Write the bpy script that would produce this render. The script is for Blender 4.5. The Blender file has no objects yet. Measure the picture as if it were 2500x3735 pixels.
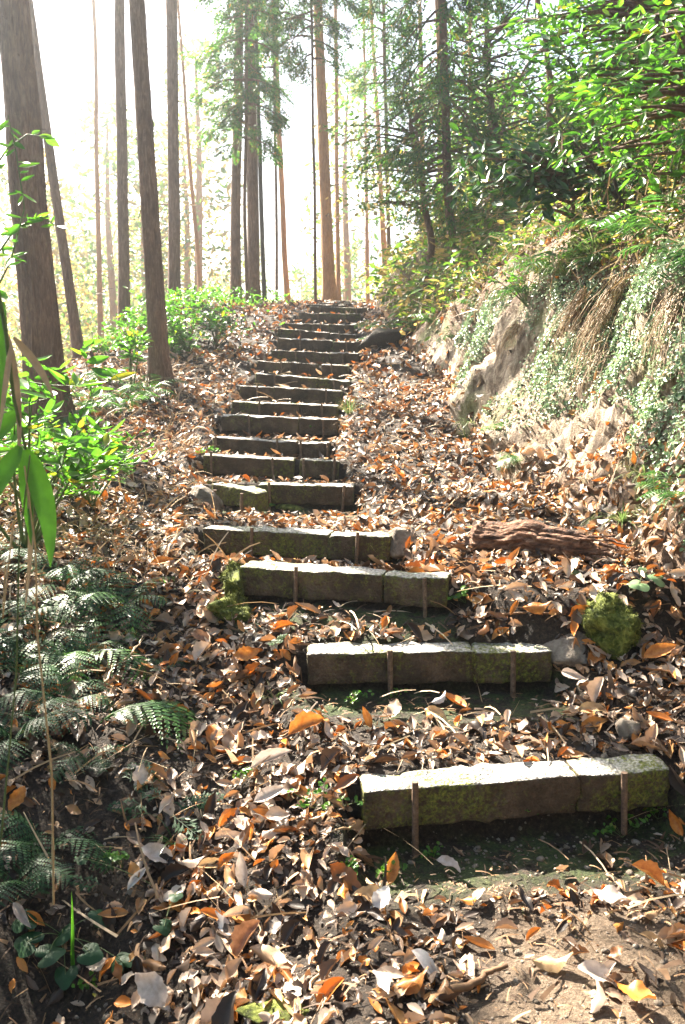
import bpy, math
import numpy as np
from mathutils import Vector, Matrix

SC = bpy.context.scene
COL = SC.collection
R = math.radians

# ------------------------------------------------------------------ camera
CAMZ = 1.75
PITCH = R(10.0)
FPX = 3735 * 32 / 36.0
cd = bpy.data.cameras.new('camera')
cam = bpy.data.objects.new('camera', cd)
COL.objects.link(cam)
cam.location = (0, 0, CAMZ)
cam.rotation_euler = (R(90) - PITCH, 0, 0)
cd.sensor_fit = 'VERTICAL'
cd.sensor_height = 36
cd.lens = 32
cd.clip_start = 0.05
cd.clip_end = 2000
cd.dof.use_dof = True
cd.dof.focus_distance = 4.4
cd.dof.aperture_fstop = 6.3
SC.camera = cam

# ------------------------------------------------------------------ light
SUN_EL, SUN_AZ = R(41), R(38)          # azimuth measured left of the view direction
wd = bpy.data.worlds.new('World')
SC.world = wd
wd.use_nodes = True
nt = wd.node_tree
bg = nt.nodes['Background']
sky = nt.nodes.new('ShaderNodeTexSky')
sky.sky_type = 'NISHITA'
sky.sun_disc = False
sky.sun_elevation = SUN_EL
sky.sun_rotation = -SUN_AZ
sky.dust_density = 3.0
sky.air_density = 1.0
nt.links.new(sky.outputs[0], bg.inputs[0])
bg.inputs[1].default_value = 0.05
sl = bpy.data.lights.new('sun', 'SUN')
sl.energy = 5.0
sl.angle = R(0.55)
sl.color = (1.0, 0.90, 0.75)
sun = bpy.data.objects.new('sun', sl)
COL.objects.link(sun)
SDIR = Vector((-math.sin(SUN_AZ) * math.cos(SUN_EL), math.cos(SUN_AZ) * math.cos(SUN_EL), math.sin(SUN_EL)))
sun.rotation_euler = SDIR.to_track_quat('Z', 'Y').to_euler()
sun.location = SDIR * 60
SC.view_settings.view_transform = 'Standard'
SC.view_settings.look = 'None'
SC.view_settings.exposure = 3.1
SC.view_settings.gamma = 1.0
SC.cycles.max_bounces = 6
SC.cycles.transparent_max_bounces = 4
SC.cycles.volume_bounces = 0
SC.cycles.diffuse_bounces = 3
SC.cycles.glossy_bounces = 2

# ------------------------------------------------------------------ maths helpers
def rng(seed):
    return np.random.default_rng(seed)

def P(px, py, Y):
    """photo pixel (2500 x 3735) at forward distance Y -> world point"""
    dx, dy = (px - 1250) / FPX, (1867.5 - py) / FPX
    d = np.array([dx, math.cos(PITCH) + dy * math.sin(PITCH), -math.sin(PITCH) + dy * math.cos(PITCH)])
    return np.array([0, 0, CAMZ]) + d * (Y / d[1])

def Pz(px, py, z):
    dx, dy = (px - 1250) / FPX, (1867.5 - py) / FPX
    d = np.array([dx, math.cos(PITCH) + dy * math.sin(PITCH), -math.sin(PITCH) + dy * math.cos(PITCH)])
    return np.array([0, 0, CAMZ]) + d * ((z - CAMZ) / d[2])

def sstep(t):
    t = np.clip(t, 0, 1)
    return t * t * (3 - 2 * t)

def _hash(ix, iy, iz, seed):
    with np.errstate(over='ignore'):
        h = (ix.astype(np.int64) * 374761393 + iy.astype(np.int64) * 668265263 + iz.astype(np.int64) * 2147483647 + seed * 974711) & 0xffffffff
        h = ((h ^ (h >> 13)) * 1274126177) & 0xffffffff
        h = h ^ (h >> 16)
    return (h & 0xffff) / 65535.0

def vnoise(x, y, z=None, seed=0):
    x = np.asarray(x, float); y = np.asarray(y, float)
    z = np.zeros_like(x) if z is None else np.asarray(z, float)
    x, y, z = np.broadcast_arrays(x, y, z)
    ix, iy, iz = np.floor(x), np.floor(y), np.floor(z)
    fx, fy, fz = sstep(x - ix), sstep(y - iy), sstep(z - iz)
    ix, iy, iz = ix.astype(int), iy.astype(int), iz.astype(int)
    r = 0
    for a in (0, 1):
        for b in (0, 1):
            for c in (0, 1):
                w = (fx if a else 1 - fx) * (fy if b else 1 - fy) * (fz if c else 1 - fz)
                r = r + w * _hash(ix + a, iy + b, iz + c, seed)
    return r * 2 - 1

def fbm(x, y, z=None, oct=4, seed=0):
    s, a = 0, 1.0
    x = np.asarray(x, float); y = np.asarray(y, float)
    z = np.zeros_like(x) if z is None else np.asarray(z, float)
    for i in range(oct):
        s = s + a * vnoise(x, y, z, seed + i * 17)
        x, y, z, a = x * 2.03, y * 2.03, z * 2.03, a * 0.5
    return s

def norm(v):
    return v / np.maximum(np.linalg.norm(v, axis=-1, keepdims=True), 1e-9)

# ------------------------------------------------------------------ mesh helpers
class Geo:
    def __init__(s):
        s.v = []; s.f3 = []; s.f4 = []; s.n = 0
    def add(s, v, f):
        v = np.asarray(v, float).reshape(-1, 3)
        f = np.asarray(f, int)
        (s.f3 if f.shape[1] == 3 else s.f4).append(f + s.n)
        s.v.append(v); s.n += len(v)
        return s
    def inst(s, tmpl, M, T):
        """place a template (verts, faces) with matrices M (n,3,3) and offsets T (n,3)"""
        tv, tf = tmpl
        n = len(T)
        if n == 0: return s
        v = np.einsum('nij,vj->nvi', M, tv) + T[:, None, :]
        f = tf[None] + (np.arange(n) * len(tv))[:, None, None]
        return s.add(v.reshape(-1, 3), f.reshape(-1, tf.shape[1]))
    def verts(s):
        return np.concatenate(s.v)

def make_mesh(name, geo, mat, smooth=True, off=None):
    me = bpy.data.meshes.new(name)
    v = geo.verts()
    if off is not None: v = v - np.asarray(off)
    me.vertices.add(len(v))
    me.vertices.foreach_set('co', v.astype(np.float32).ravel())
    f3 = np.concatenate(geo.f3) if geo.f3 else np.zeros((0, 3), int)
    f4 = np.concatenate(geo.f4) if geo.f4 else np.zeros((0, 4), int)
    loops = np.concatenate([f3.ravel(), f4.ravel()]).astype(np.int32)
    tot = np.concatenate([np.full(len(f3), 3), np.full(len(f4), 4)]).astype(np.int32)
    start = np.concatenate([[0], np.cumsum(tot)[:-1]]).astype(np.int32)
    me.loops.add(len(loops)); me.polygons.add(len(tot))
    me.loops.foreach_set('vertex_index', loops)
    me.polygons.foreach_set('loop_start', start)
    me.polygons.foreach_set('loop_total', tot)
    me.polygons.foreach_set('use_smooth', np.full(len(tot), smooth))
    me.update(calc_edges=True)
    if mat is not None: me.materials.append(mat)
    return me

ORG = {}
def thing(name, loc, label, cat, group=None):
    o = bpy.data.objects.new(name, None)
    o.empty_display_size = 0.1
    COL.objects.link(o); o.location = [float(a) for a in loc]
    o['label'] = label; o['category'] = cat
    if group: o['group'] = group
    ORG[o.name] = np.array(loc, float)
    return o

def part(name, geo, mat, parent, smooth=True, label=None):
    off = ORG[parent.name]
    me = geo if isinstance(geo, bpy.types.Mesh) else make_mesh(name, geo, mat, smooth, off)
    o = bpy.data.objects.new(name, me)
    COL.objects.link(o); o.parent = parent
    ORG[o.name] = off
    if label: o['label'] = label
    return o

def single(name, geo, mat, label, cat, group=None, loc=None, smooth=True):
    if loc is None: loc = geo.verts().mean(0); loc[2] = geo.verts()[:, 2].min()
    o = bpy.data.objects.new(name, make_mesh(name, geo, mat, smooth, loc))
    COL.objects.link(o); o.location = [float(a) for a in loc]
    o['label'] = label; o['category'] = cat
    if group: o['group'] = group
    ORG[o.name] = np.array(loc, float)
    return o

def scenery(name, geo, mat, kind='structure', label=None, cat=None, smooth=True):
    o = bpy.data.objects.new(name, make_mesh(name, geo, mat, smooth))
    COL.objects.link(o); o['kind'] = kind
    if label: o['label'] = label
    if cat: o['category'] = cat
    return o

def dup(root, loc=None, rotz=0.0, scale=1.0, label=None):
    r = root.copy(); COL.objects.link(r)
    if loc is not None: r.location = [float(a) for a in loc]
    r.rotation_euler = (0, 0, rotz); r.scale = (scale,) * 3
    if label: r['label'] = label
    for ch in root.children:
        c = ch.copy(); COL.objects.link(c); c.parent = r
    return r

def tube(pts, rad, sides=8, cap=True, rough=0.0, seed=0, ridges=0, lfreq=1.1):
    pts = np.asarray(pts, float); n = len(pts)
    rad = np.broadcast_to(np.asarray(rad, float), (n,))
    t = np.gradient(pts, axis=0); t = norm(t)
    up = np.array([0.123, 0.31, 0.94]) if abs(t[0][2]) < 0.9 else np.array([1.0, 0.1, 0])
    a = norm(np.cross(t, up)); b = np.cross(t, a)
    ang = np.arange(sides) / sides * 2 * np.pi
    r = rad[:, None] * np.ones(sides)
    if rough:
        L = np.concatenate([[0], np.cumsum(np.linalg.norm(np.diff(pts, axis=0), axis=1))])
        k = ridges or 4
        r = r * (1 + rough * .6 * fbm(np.cos(ang)[None] * k + 0 * L[:, None], np.sin(ang)[None] * k + 0 * L[:, None], L[:, None] * lfreq, 3, seed)
                 + rough * .45 * fbm(np.cos(ang)[None] * k * 3 + 0 * L[:, None], np.sin(ang)[None] * k * 3 + 0 * L[:, None], L[:, None] * lfreq * 1.5, 3, seed + 40))
    v = pts[:, None, :] + r[..., None] * (np.cos(ang)[None, :, None] * a[:, None, :] + np.sin(ang)[None, :, None] * b[:, None, :])
    v = v.reshape(-1, 3)
    i = np.arange(n - 1)[:, None] * sides; j = np.arange(sides)[None]
    j2 = (j + 1) % sides
    f = np.stack([i + j, i + j2, i + sides + j2, i + sides + j], -1).reshape(-1, 4)
    g = Geo(); g.add(v, f)
    if cap:
        for base, c in ((0, pts[0]), ((n - 1) * sides, pts[-1])):
            vv = np.vstack([v[base:base + sides], c]); jj = np.arange(sides)
            g.add(vv, np.stack([jj, (jj + 1) % sides, np.full(sides, sides)], -1))
    return g

def merge(*gs):
    g = Geo()
    for h in gs:
        for v in [h.verts()]:
            n0 = g.n
            g.v.append(v); g.n += len(v)
            for f in h.f3: g.f3.append(f + n0)
            for f in h.f4: g.f4.append(f + n0)
    return g

def leaf_tmpl(w=0.4, nl=7, nw=2, curl=0.0, cup=0.0, wave=0.0, serr=0.0, twist=0.0, belly=0.45, seed=0, stalk=0.0):
    """leaf along +x, unit length, normal +z"""
    r = rng(seed)
    u = np.linspace(0, 1, nl + 1)
    prof = (np.sin(np.pi * u ** (math.log(0.5) / math.log(belly))) ** 0.8)
    prof = np.clip(prof, 0.02, 1) * w / 2
    if serr: prof[1:-1] *= 1 + serr * ((np.arange(nl - 1) % 2) * 2 - 1) + r.normal(0, serr * 0.5, nl - 1)
    q = np.linspace(-1, 1, 2 * nw + 1)
    U, Q = np.meshgrid(u, q, indexing='ij')
    x = U.copy(); y = Q * prof[:, None]
    z = cup * np.abs(Q) ** 1.3 * prof[:, None] * 2
    ph = r.uniform(0, 6.28, 2)
    z += wave * np.sin(U * 9 + ph[0]) * Q * 0.5 + wave * 0.6 * np.cos(U * 13 + ph[1]) * np.abs(Q)
    # bend along the length
    if abs(curl) > 1e-3:
        th = curl * U
        bx = np.sin(th) / curl; bz = (1 - np.cos(th)) / curl
        x, z = bx - z * np.sin(th), bz + z * np.cos(th)
    if twist:
        a = twist * (U - 0.3); y, z = y * np.cos(a) - z * np.sin(a), y * np.sin(a) + z * np.cos(a)
    v = np.stack([x, y, z], -1).reshape(-1, 3)
    m = 2 * nw + 1
    i = np.arange(nl)[:, None] * m; j = np.arange(2 * nw)[None]
    f = np.stack([i + j, i + m + j, i + m + j + 1, i + j + 1], -1).reshape(-1, 4)
    return v, f

def frames(n, nrm, tilt, r, size, forward=None):
    """random frames whose z is close to nrm; returns (n,3,3) scaled"""
    z = norm(nrm + tilt * r.normal(0, 1, (n, 3)))
    d = r.normal(0, 1, (n, 3)) if forward is None else forward
    x = norm(d - (d * z).sum(-1, keepdims=True) * z)
    y = np.cross(z, x)
    M = np.stack([x, y, z], -1)
    return M * np.asarray(size).reshape(-1, 1, 1)

# ------------------------------------------------------------------ materials
def nodes(name):
    m = bpy.data.materials.new(name); m.use_nodes = True
    t = m.node_tree; b = t.nodes['Principled BSDF']
    return m, t, b

def N(t, typ, **kw):
    n = t.nodes.new(typ)
    for k, v in kw.items():
        if k.startswith('i_'):
            key = k[2:]
            key = int(key) if key.isdigit() else key
            n.inputs[key].default_value = v
        else: setattr(n, k, v)
    return n

def ramp(t, stops, interp='LINEAR'):
    n = t.nodes.new('ShaderNodeValToRGB'); cr = n.color_ramp; cr.interpolation = interp
    while len(cr.elements) < len(stops): cr.elements.new(0.5)
    for e, (p, c) in zip(cr.elements, stops):
        e.position = p; e.color = (*c, 1) if len(c) == 3 else c
    return n

def mixc(t, fac, a, b, mode='MIX'):
    n = t.nodes.new('ShaderNodeMix'); n.data_type = 'RGBA'; n.blend_type = mode
    for s, v in ((n.inputs[0], fac), (n.inputs[6], a), (n.inputs[7], b)):
        if hasattr(v, 'links') or isinstance(v, bpy.types.NodeSocket): t.links.new(v, s)
        else: s.default_value = v if not isinstance(v, tuple) else (*v, 1)
    return n.outputs[2]

def noise(t, scale, detail=4, rough=0.6, vec=None, w=None, dist=0.0):
    n = N(t, 'ShaderNodeTexNoise'); n.inputs['Scale'].default_value = scale
    n.inputs['Detail'].default_value = detail; n.inputs['Roughness'].default_value = rough
    n.inputs['Distortion'].default_value = dist
    if vec is not None: t.links.new(vec, n.inputs['Vector'])
    return n

def geopos(t, scale=(1, 1, 1)):
    g = N(t, 'ShaderNodeNewGeometry'); m = N(t, 'ShaderNodeMapping')
    m.inputs['Scale'].default_value = scale
    t.links.new(g.outputs['Position'], m.inputs[0])
    return m.outputs[0]

def bump(t, b, h, strength, dist):
    n = N(t, 'ShaderNodeBump'); n.inputs['Strength'].default_value = strength
    n.inputs['Distance'].default_value = dist
    t.links.new(h, n.inputs['Height']); t.links.new(n.outputs[0], b.inputs['Normal'])
    return n

def leaf_mat(name, stops, trans=0.35, rough=0.45, spec=0.5, tcol=None, patch=0.0):
    m, t, b = nodes(name)
    g = N(t, 'ShaderNodeNewGeometry')
    r = ramp(t, stops); t.links.new(g.outputs['Random Per Island'], r.inputs[0])
    nz = noise(t, 22.0, 3, 0.6, geopos(t))
    rr = ramp(t, [(0.3, (0.62, 0.6, 0.58)), (0.7, (1.15, 1.12, 1.1))])
    t.links.new(nz.outputs[0], rr.inputs[0])
    c = mixc(t, 0.75, r.outputs[0], rr.outputs[0], 'MULTIPLY')
    t.links.new(c, b.inputs['Base Color'])
    b.inputs['Roughness'].default_value = rough
    b.inputs['Specular IOR Level'].default_value = spec
    if trans > 0:
        tr = N(t, 'ShaderNodeBsdfTranslucent')
        tc = mixc(t, 1.0, c, tcol or (1.0, 1.0, 1.0), 'MULTIPLY')
        t.links.new(tc, tr.inputs[0])
        ad = N(t, 'ShaderNodeMixShader'); ad.inputs[0].default_value = trans
        t.links.new(b.outputs[0], ad.inputs[1]); t.links.new(tr.outputs[0], ad.inputs[2])
        out = [n for n in t.nodes if n.type == 'OUTPUT_MATERIAL'][0]
        t.links.new(ad.outputs[0], out.inputs['Surface'])
    return m

M_LITTER = leaf_mat('dead_leaf', [(0.0, (0.022, 0.015, 0.011)), (0.14, (0.05, 0.034, 0.025)), (0.27, (0.12, 0.082, 0.06)), (0.38, (0.28, 0.19, 0.13)),
                                  (0.53, (0.50, 0.40, 0.31)), (0.66, (0.56, 0.47, 0.39)), (0.75, (0.42, 0.27, 0.15)), (0.81, (0.26, 0.14, 0.06)), (0.88, (0.48, 0.24, 0.07)), (0.96, (0.56, 0.20, 0.03)), (1.0, (0.15, 0.07, 0.035))],
                    trans=0.12, rough=0.48, spec=0.42, tcol=(1.3, 0.85, 0.5))
M_STRAW = leaf_mat('dry_straw', [(0.0, (0.2, 0.12, 0.06)), (0.5, (0.42, 0.29, 0.16)), (1.0, (0.5, 0.4, 0.27))], trans=0.15, rough=0.6)
M_TWIG = leaf_mat('twig_bark', [(0.0, (0.03, 0.018, 0.01)), (0.5, (0.10, 0.055, 0.028)), (0.8, (0.30, 0.17, 0.08)), (1.0, (0.42, 0.26, 0.14))], trans=0, rough=0.8)
M_CONIFER = leaf_mat('conifer_needles', [(0.0, (0.02, 0.075, 0.022)), (0.5, (0.045, 0.14, 0.03)), (0.9, (0.09, 0.2, 0.04)), (0.96, (0.26, 0.18, 0.05)), (1.0, (0.34, 0.15, 0.04))],
                     trans=0.45, rough=0.5, tcol=(1.6, 1.6, 0.8))
M_GREEN = leaf_mat('green_leaf', [(0.0, (0.05, 0.13, 0.02)), (0.5, (0.09, 0.23, 0.03)), (0.93, (0.14, 0.28, 0.035)), (1.0, (0.4, 0.26, 0.03))], trans=0.5, rough=0.35, spec=0.5, tcol=(1.15, 1.45, 0.7))
M_DARKGREEN = leaf_mat('glossy_dark_leaf', [(0.0, (0.012, 0.045, 0.012)), (0.7, (0.03, 0.09, 0.02)), (1.0, (0.05, 0.13, 0.03))], trans=0.2, rough=0.3, spec=0.5, tcol=(1.4, 1.6, 0.6))
M_FERN = leaf_mat('fern_green', [(0.0, (0.035, 0.1, 0.03)), (0.6, (0.06, 0.15, 0.04)), (1.0, (0.1, 0.2, 0.05))], trans=0.35, rough=0.4, spec=0.5, tcol=(1.4, 1.6, 0.8))
M_DARKFERN = leaf_mat('dark_fern', [(0.0, (0.014, 0.052, 0.020)), (1.0, (0.04, 0.11, 0.035))], trans=0.3, rough=0.5, spec=0.35)  # darker copy of the fern green, with the left patch's shade in its colour
M_CREEPER = leaf_mat('creeper_leaf', [(0.0, (0.14, 0.25, 0.12)), (0.6, (0.24, 0.36, 0.19)), (0.9, (0.32, 0.40, 0.25)), (1.0, (0.4, 0.3, 0.18))], trans=0.25, rough=0.35, spec=0.6)
M_MIXED = leaf_mat('undergrowth_leaf', [(0.0, (0.05, 0.13, 0.02)), (0.45, (0.12, 0.24, 0.04)), (0.62, (0.22, 0.28, 0.06)), (0.78, (0.34, 0.24, 0.12)), (1.0, (0.42, 0.31, 0.19))], trans=0.45, rough=0.45, tcol=(1.4, 1.4, 0.7))
M_AUTUMN = leaf_mat('autumn_tree_leaf', [(0.0, (0.22, 0.28, 0.08)), (0.5, (0.42, 0.36, 0.12)), (1.0, (0.5, 0.3, 0.09))], trans=0.5, rough=0.5, tcol=(1.3, 1.2, 0.7))
M_GRASS = leaf_mat('grass_blade', [(0.0, (0.08, 0.15, 0.04)), (0.6, (0.16, 0.25, 0.07)), (1.0, (0.4, 0.36, 0.2))], trans=0.35, rough=0.45)

def bark_mat(name, c1, c2, c3):
    m, t, b = nodes(name)
    p = geopos(t, (1, 1, 0.16))
    n1 = noise(t, 38, 8, 0.78, p, dist=0.9); n2 = noise(t, 3.5, 4, 0.6, geopos(t, (1, 1, 0.6)))
    r = ramp(t, [(0.3, c1), (0.5, c2), (0.72, c3)]); t.links.new(n1.outputs[0], r.inputs[0])
    r2 = ramp(t, [(0.35, (0.7, 0.66, 0.62)), (0.7, (1.2, 1.15, 1.05))]); t.links.new(n2.outputs[0], r2.inputs[0])
    c = mixc(t, 0.8, r.outputs[0], r2.outputs[0], 'MULTIPLY')
    t.links.new(c, b.inputs['Base Color']); b.inputs['Roughness'].default_value = 0.85
    bump(t, b, n1.outputs[0], 1.0, 0.03)
    return m
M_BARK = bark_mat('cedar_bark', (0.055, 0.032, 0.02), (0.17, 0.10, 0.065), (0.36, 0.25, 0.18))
M_BARKRED = bark_mat('red_cedar_bark', (0.20, 0.08, 0.028), (0.46, 0.22, 0.08), (0.62, 0.36, 0.17))  # reddish bark, colour brightened for trunks standing against the light
M_STEM = bark_mat('shrub_stem', (0.05, 0.035, 0.02), (0.12, 0.085, 0.05), (0.2, 0.15, 0.1))

def concrete_mat():
    m, t, b = nodes('mossy_concrete')
    pos = geopos(t)
    n1 = noise(t, 150, 3, 0.7, pos); n2 = noise(t, 6, 5, 0.65, pos); n3 = noise(t, 28, 4, 0.7, pos)
    vor = N(t, 'ShaderNodeTexVoronoi', i_Scale=75.0); t.links.new(pos, vor.inputs['Vector'])
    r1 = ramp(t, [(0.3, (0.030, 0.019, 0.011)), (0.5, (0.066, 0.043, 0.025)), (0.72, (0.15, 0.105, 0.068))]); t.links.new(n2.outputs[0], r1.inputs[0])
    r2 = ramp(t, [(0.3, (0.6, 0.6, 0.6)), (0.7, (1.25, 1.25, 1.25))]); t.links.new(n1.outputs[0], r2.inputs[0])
    side = mixc(t, 0.8, r1.outputs[0], r2.outputs[0], 'MULTIPLY')  # brown side colour, lowered further to carry the shade of the risers
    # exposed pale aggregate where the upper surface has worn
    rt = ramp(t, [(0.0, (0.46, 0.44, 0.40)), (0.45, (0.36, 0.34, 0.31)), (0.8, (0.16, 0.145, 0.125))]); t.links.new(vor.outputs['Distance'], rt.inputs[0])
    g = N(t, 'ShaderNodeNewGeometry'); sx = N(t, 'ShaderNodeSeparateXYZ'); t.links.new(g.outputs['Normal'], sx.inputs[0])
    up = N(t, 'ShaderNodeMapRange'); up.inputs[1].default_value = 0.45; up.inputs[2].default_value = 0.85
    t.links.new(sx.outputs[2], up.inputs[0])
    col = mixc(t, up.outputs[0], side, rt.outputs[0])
    # moss patches
    rm = ramp(t, [(0.49, (0, 0, 0)), (0.60, (1, 1, 1))]); 
    ad = N(t, 'ShaderNodeMath', operation='ADD'); md = N(t, 'ShaderNodeMath', operation='MULTIPLY_ADD')
    n4 = noise(t, 2.3, 2, 0.5, pos)
    md.inputs[1].default_value = 0.45; t.links.new(n3.outputs[0], md.inputs[0])
    mm = N(t, 'ShaderNodeMath', operation='MULTIPLY'); mm.inputs[1].default_value = 0.6
    t.links.new(n4.outputs[0], mm.inputs[0]); t.links.new(mm.outputs[0], md.inputs[2])
    # the end faces (pointing along the step) carry more moss
    ax = N(t, 'ShaderNodeMath', operation='ABSOLUTE'); t.links.new(sx.outputs[0], ax.inputs[0])
    ex = N(t, 'ShaderNodeMath', operation='MULTIPLY_ADD'); ex.inputs[1].default_value = 0.13; t.links.new(ax.outputs[0], ex.inputs[0]); t.links.new(md.outputs[0], ex.inputs[2])
    g2 = N(t, 'ShaderNodeNewGeometry'); s2 = N(t, 'ShaderNodeSeparateXYZ'); t.links.new(g2.outputs['Position'], s2.inputs[0])
    mr_ = N(t, 'ShaderNodeMapRange'); mr_.inputs[1].default_value = 5.6; mr_.inputs[2].default_value = 8.0; mr_.inputs[3].default_value = 0.0; mr_.inputs[4].default_value = -0.07; t.links.new(s2.outputs[1], mr_.inputs[0])
    e2 = N(t, 'ShaderNodeMath', operation='ADD'); t.links.new(ex.outputs[0], e2.inputs[0]); t.links.new(mr_.outputs[0], e2.inputs[1]); t.links.new(e2.outputs[0], rm.inputs[0])
    nm = noise(t, 90, 2, 0.6, pos)
    mossc = ramp(t, [(0.3, (0.045, 0.06, 0.008)), (0.7, (0.19, 0.2, 0.03))]); t.links.new(nm.outputs[0], mossc.inputs[0])
    sp = ramp(t, [(.42, (0, 0, 0)), (.56, (1, 1, 1))]); n5 = noise(t, 48, 4, .75, pos); t.links.new(n5.outputs[0], sp.inputs[0])
    mk = N(t, 'ShaderNodeMath', operation='MULTIPLY'); t.links.new(rm.outputs[0], mk.inputs[0]); t.links.new(sp.outputs[0], mk.inputs[1])
    col = mixc(t, mk.outputs[0], col, mossc.outputs[0])
    t.links.new(col, b.inputs['Base Color']); b.inputs['Roughness'].default_value = 0.9
    h = N(t, 'ShaderNodeMath', operation='MULTIPLY_ADD'); h.inputs[1].default_value = -0.6
    t.links.new(vor.outputs['Distance'], h.inputs[0]); t.links.new(n3.outputs[0], h.inputs[2])
    bump(t, b, h.outputs[0], 0.9, 0.012)
    return m
M_CONC = concrete_mat()

def rust_mat():
    m, t, b = nodes('rusted_steel')
    n = noise(t, 60, 4, 0.7, geopos(t)); r = ramp(t, [(0.3, (0.06, 0.04, 0.03)), (0.55, (0.15, 0.095, 0.06)), (0.75, (0.26, 0.19, 0.14))])
    t.links.new(n.outputs[0], r.inputs[0]); t.links.new(r.outputs[0], b.inputs['Base Color'])
    b.inputs['Roughness'].default_value = 0.75; b.inputs['Metallic'].default_value = 0.15
    bump(t, b, n.outputs[0], 0.6, 0.004)
    return m
M_RUST = rust_mat()

def soil_mat():
    m, t, b = nodes('forest_soil')
    pos = geopos(t)
    n1 = noise(t, 9, 6, 0.7, pos); n2 = noise(t, 70, 5, 0.75, pos); n3 = noise(t, 1.1, 3, 0.5, pos)
    r = ramp(t, [(0.35, (0.010, 0.006, 0.004)), (0.52, (0.028, 0.018, 0.011)), (0.72, (0.09, 0.06, 0.038))]); t.links.new(n2.outputs[0], r.inputs[0])
    at = N(t, 'ShaderNodeAttribute', attribute_name='bare')
    bare = ramp(t, [(0.3, (0.05, 0.032, 0.019)), (0.5, (0.15, 0.105, 0.068)), (0.72, (0.27, 0.20, 0.14))]); t.links.new(n2.outputs[0], bare.inputs[0])
    ba = mixc(t, at.outputs['Fac'], r.outputs[0], bare.outputs[0])
    am = N(t, 'ShaderNodeAttribute', attribute_name='moss')
    mr = ramp(t, [(0.4, (0.02, 0.035, 0.008)), (0.7, (0.07, 0.1, 0.02))]); t.links.new(n2.outputs[0], mr.inputs[0])
    mf = N(t, 'ShaderNodeMath', operation='MULTIPLY'); rr = ramp(t, [(0.42, (0, 0, 0)), (0.55, (1, 1, 1))]); t.links.new(n1.outputs[0], rr.inputs[0])
    t.links.new(am.outputs['Fac'], mf.inputs[0]); t.links.new(rr.outputs[0], mf.inputs[1])
    c = mixc(t, mf.outputs[0], ba, mr.outputs[0])
    t.links.new(c, b.inputs['Base Color']); b.inputs['Roughness'].default_value = 0.9
    h = N(t, 'ShaderNodeMath', operation='ADD'); t.links.new(n1.outputs[0], h.inputs[0]); t.links.new(n2.outputs[0], h.inputs[1])
    bump(t, b, h.outputs[0], 0.8, 0.025)
    return m
M_SOIL = soil_mat()

def bank_mat():
    m, t, b = nodes('earth_and_rock')
    p = geopos(t, (1, 0.8, 0.35)); pos = geopos(t)
    n1 = noise(t, 13, 7, 0.72, p, dist=0.5); n2 = noise(t, 2.1, 4, 0.6, pos); n3 = noise(t, 60, 4, 0.7, pos)
    r = ramp(t, [(0.36, (0.06, 0.036, 0.02)), (0.47, (0.20, 0.145, 0.095)), (0.57, (0.38, 0.31, 0.23)), (0.74, (0.52, 0.46, 0.37))]); t.links.new(n1.outputs[0], r.inputs[0])
    e = ramp(t, [(0.35, (0.07, 0.042, 0.025)), (0.7, (0.24, 0.15, 0.09))]); t.links.new(n3.outputs[0], e.inputs[0])
    at = N(t, 'ShaderNodeAttribute', attribute_name='rock')
    c = mixc(t, at.outputs['Fac'], e.outputs[0], r.outputs[0])
    mr = ramp(t, [(0.52, (0, 0, 0)), (0.62, (1, 1, 1))]); t.links.new(n2.outputs[0], mr.inputs[0])
    mc = ramp(t, [(0.3, (0.05, 0.075, 0.015)), (0.7, (0.17, 0.2, 0.05))]); t.links.new(n3.outputs[0], mc.inputs[0])
    mh = N(t, 'ShaderNodeMath', operation='MULTIPLY'); mh.inputs[1].default_value = 0.6; t.links.new(mr.outputs[0], mh.inputs[0])
    c = mixc(t, mh.outputs[0], c, mc.outputs[0])
    t.links.new(c, b.inputs['Base Color']); b.inputs['Roughness'].default_value = 0.85
    h = N(t, 'ShaderNodeMath', operation='MULTIPLY_ADD'); h.inputs[1].default_value = 0.55
    t.links.new(n3.outputs[0], h.inputs[0]); t.links.new(n1.outputs[0], h.inputs[2])
    bump(t, b, h.outputs[0], 1.0, 0.035)
    return m
M_BANK = bank_mat()

def simple_mat(name, stops, scale, rough=0.85, bs=0.8, bd=0.01, stretch=(1, 1, 1), spec=0.4):
    m, t, b = nodes(name)
    n = noise(t, scale, 6, 0.7, geopos(t, stretch), dist=0.3); r = ramp(t, stops)
    t.links.new(n.outputs[0], r.inputs[0]); t.links.new(r.outputs[0], b.inputs['Base Color'])
    b.inputs['Roughness'].default_value = rough; b.inputs['Specular IOR Level'].default_value = spec
    bump(t, b, n.outputs[0], bs, bd)
    return m
M_STONE = simple_mat('grey_stone', [(0.3, (0.07, 0.055, 0.04)), (0.5, (0.17, 0.14, 0.11)), (0.75, (0.32, 0.28, 0.23))], 14, .85, 1.0, .02)
M_MOSS = simple_mat('moss', [(0.32, (0.018, 0.02, 0.006)), (0.47, (0.075, 0.095, 0.014)), (0.68, (0.26, 0.28, 0.06))], 24, 0.95, 1.0, 0.02)
M_LOG = simple_mat('rotten_wood', [(0.36, (0.03, 0.014, 0.009)), (0.5, (0.15, 0.075, 0.045)), (0.68, (0.34, 0.2, 0.13))], 26, 0.9, 1.0, 0.03, (0.3, 1, 1))
M_STALK = simple_mat('pale_stalk', [(0.3, (0.32, 0.2, 0.09)), (0.7, (0.5, 0.36, 0.18))], 30, 0.5)
M_GREENSTEM = simple_mat('green_stem', [(0.3, (0.05, 0.09, 0.02)), (0.7, (0.12, 0.16, 0.05))], 30, 0.5)
M_POLE = simple_mat('dark_pole', [(0.3, (0.03, 0.025, 0.02)), (0.7, (0.08, 0.06, 0.045))], 12, 0.7, 0.5, 0.01, (1, 1, 0.1))

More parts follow.
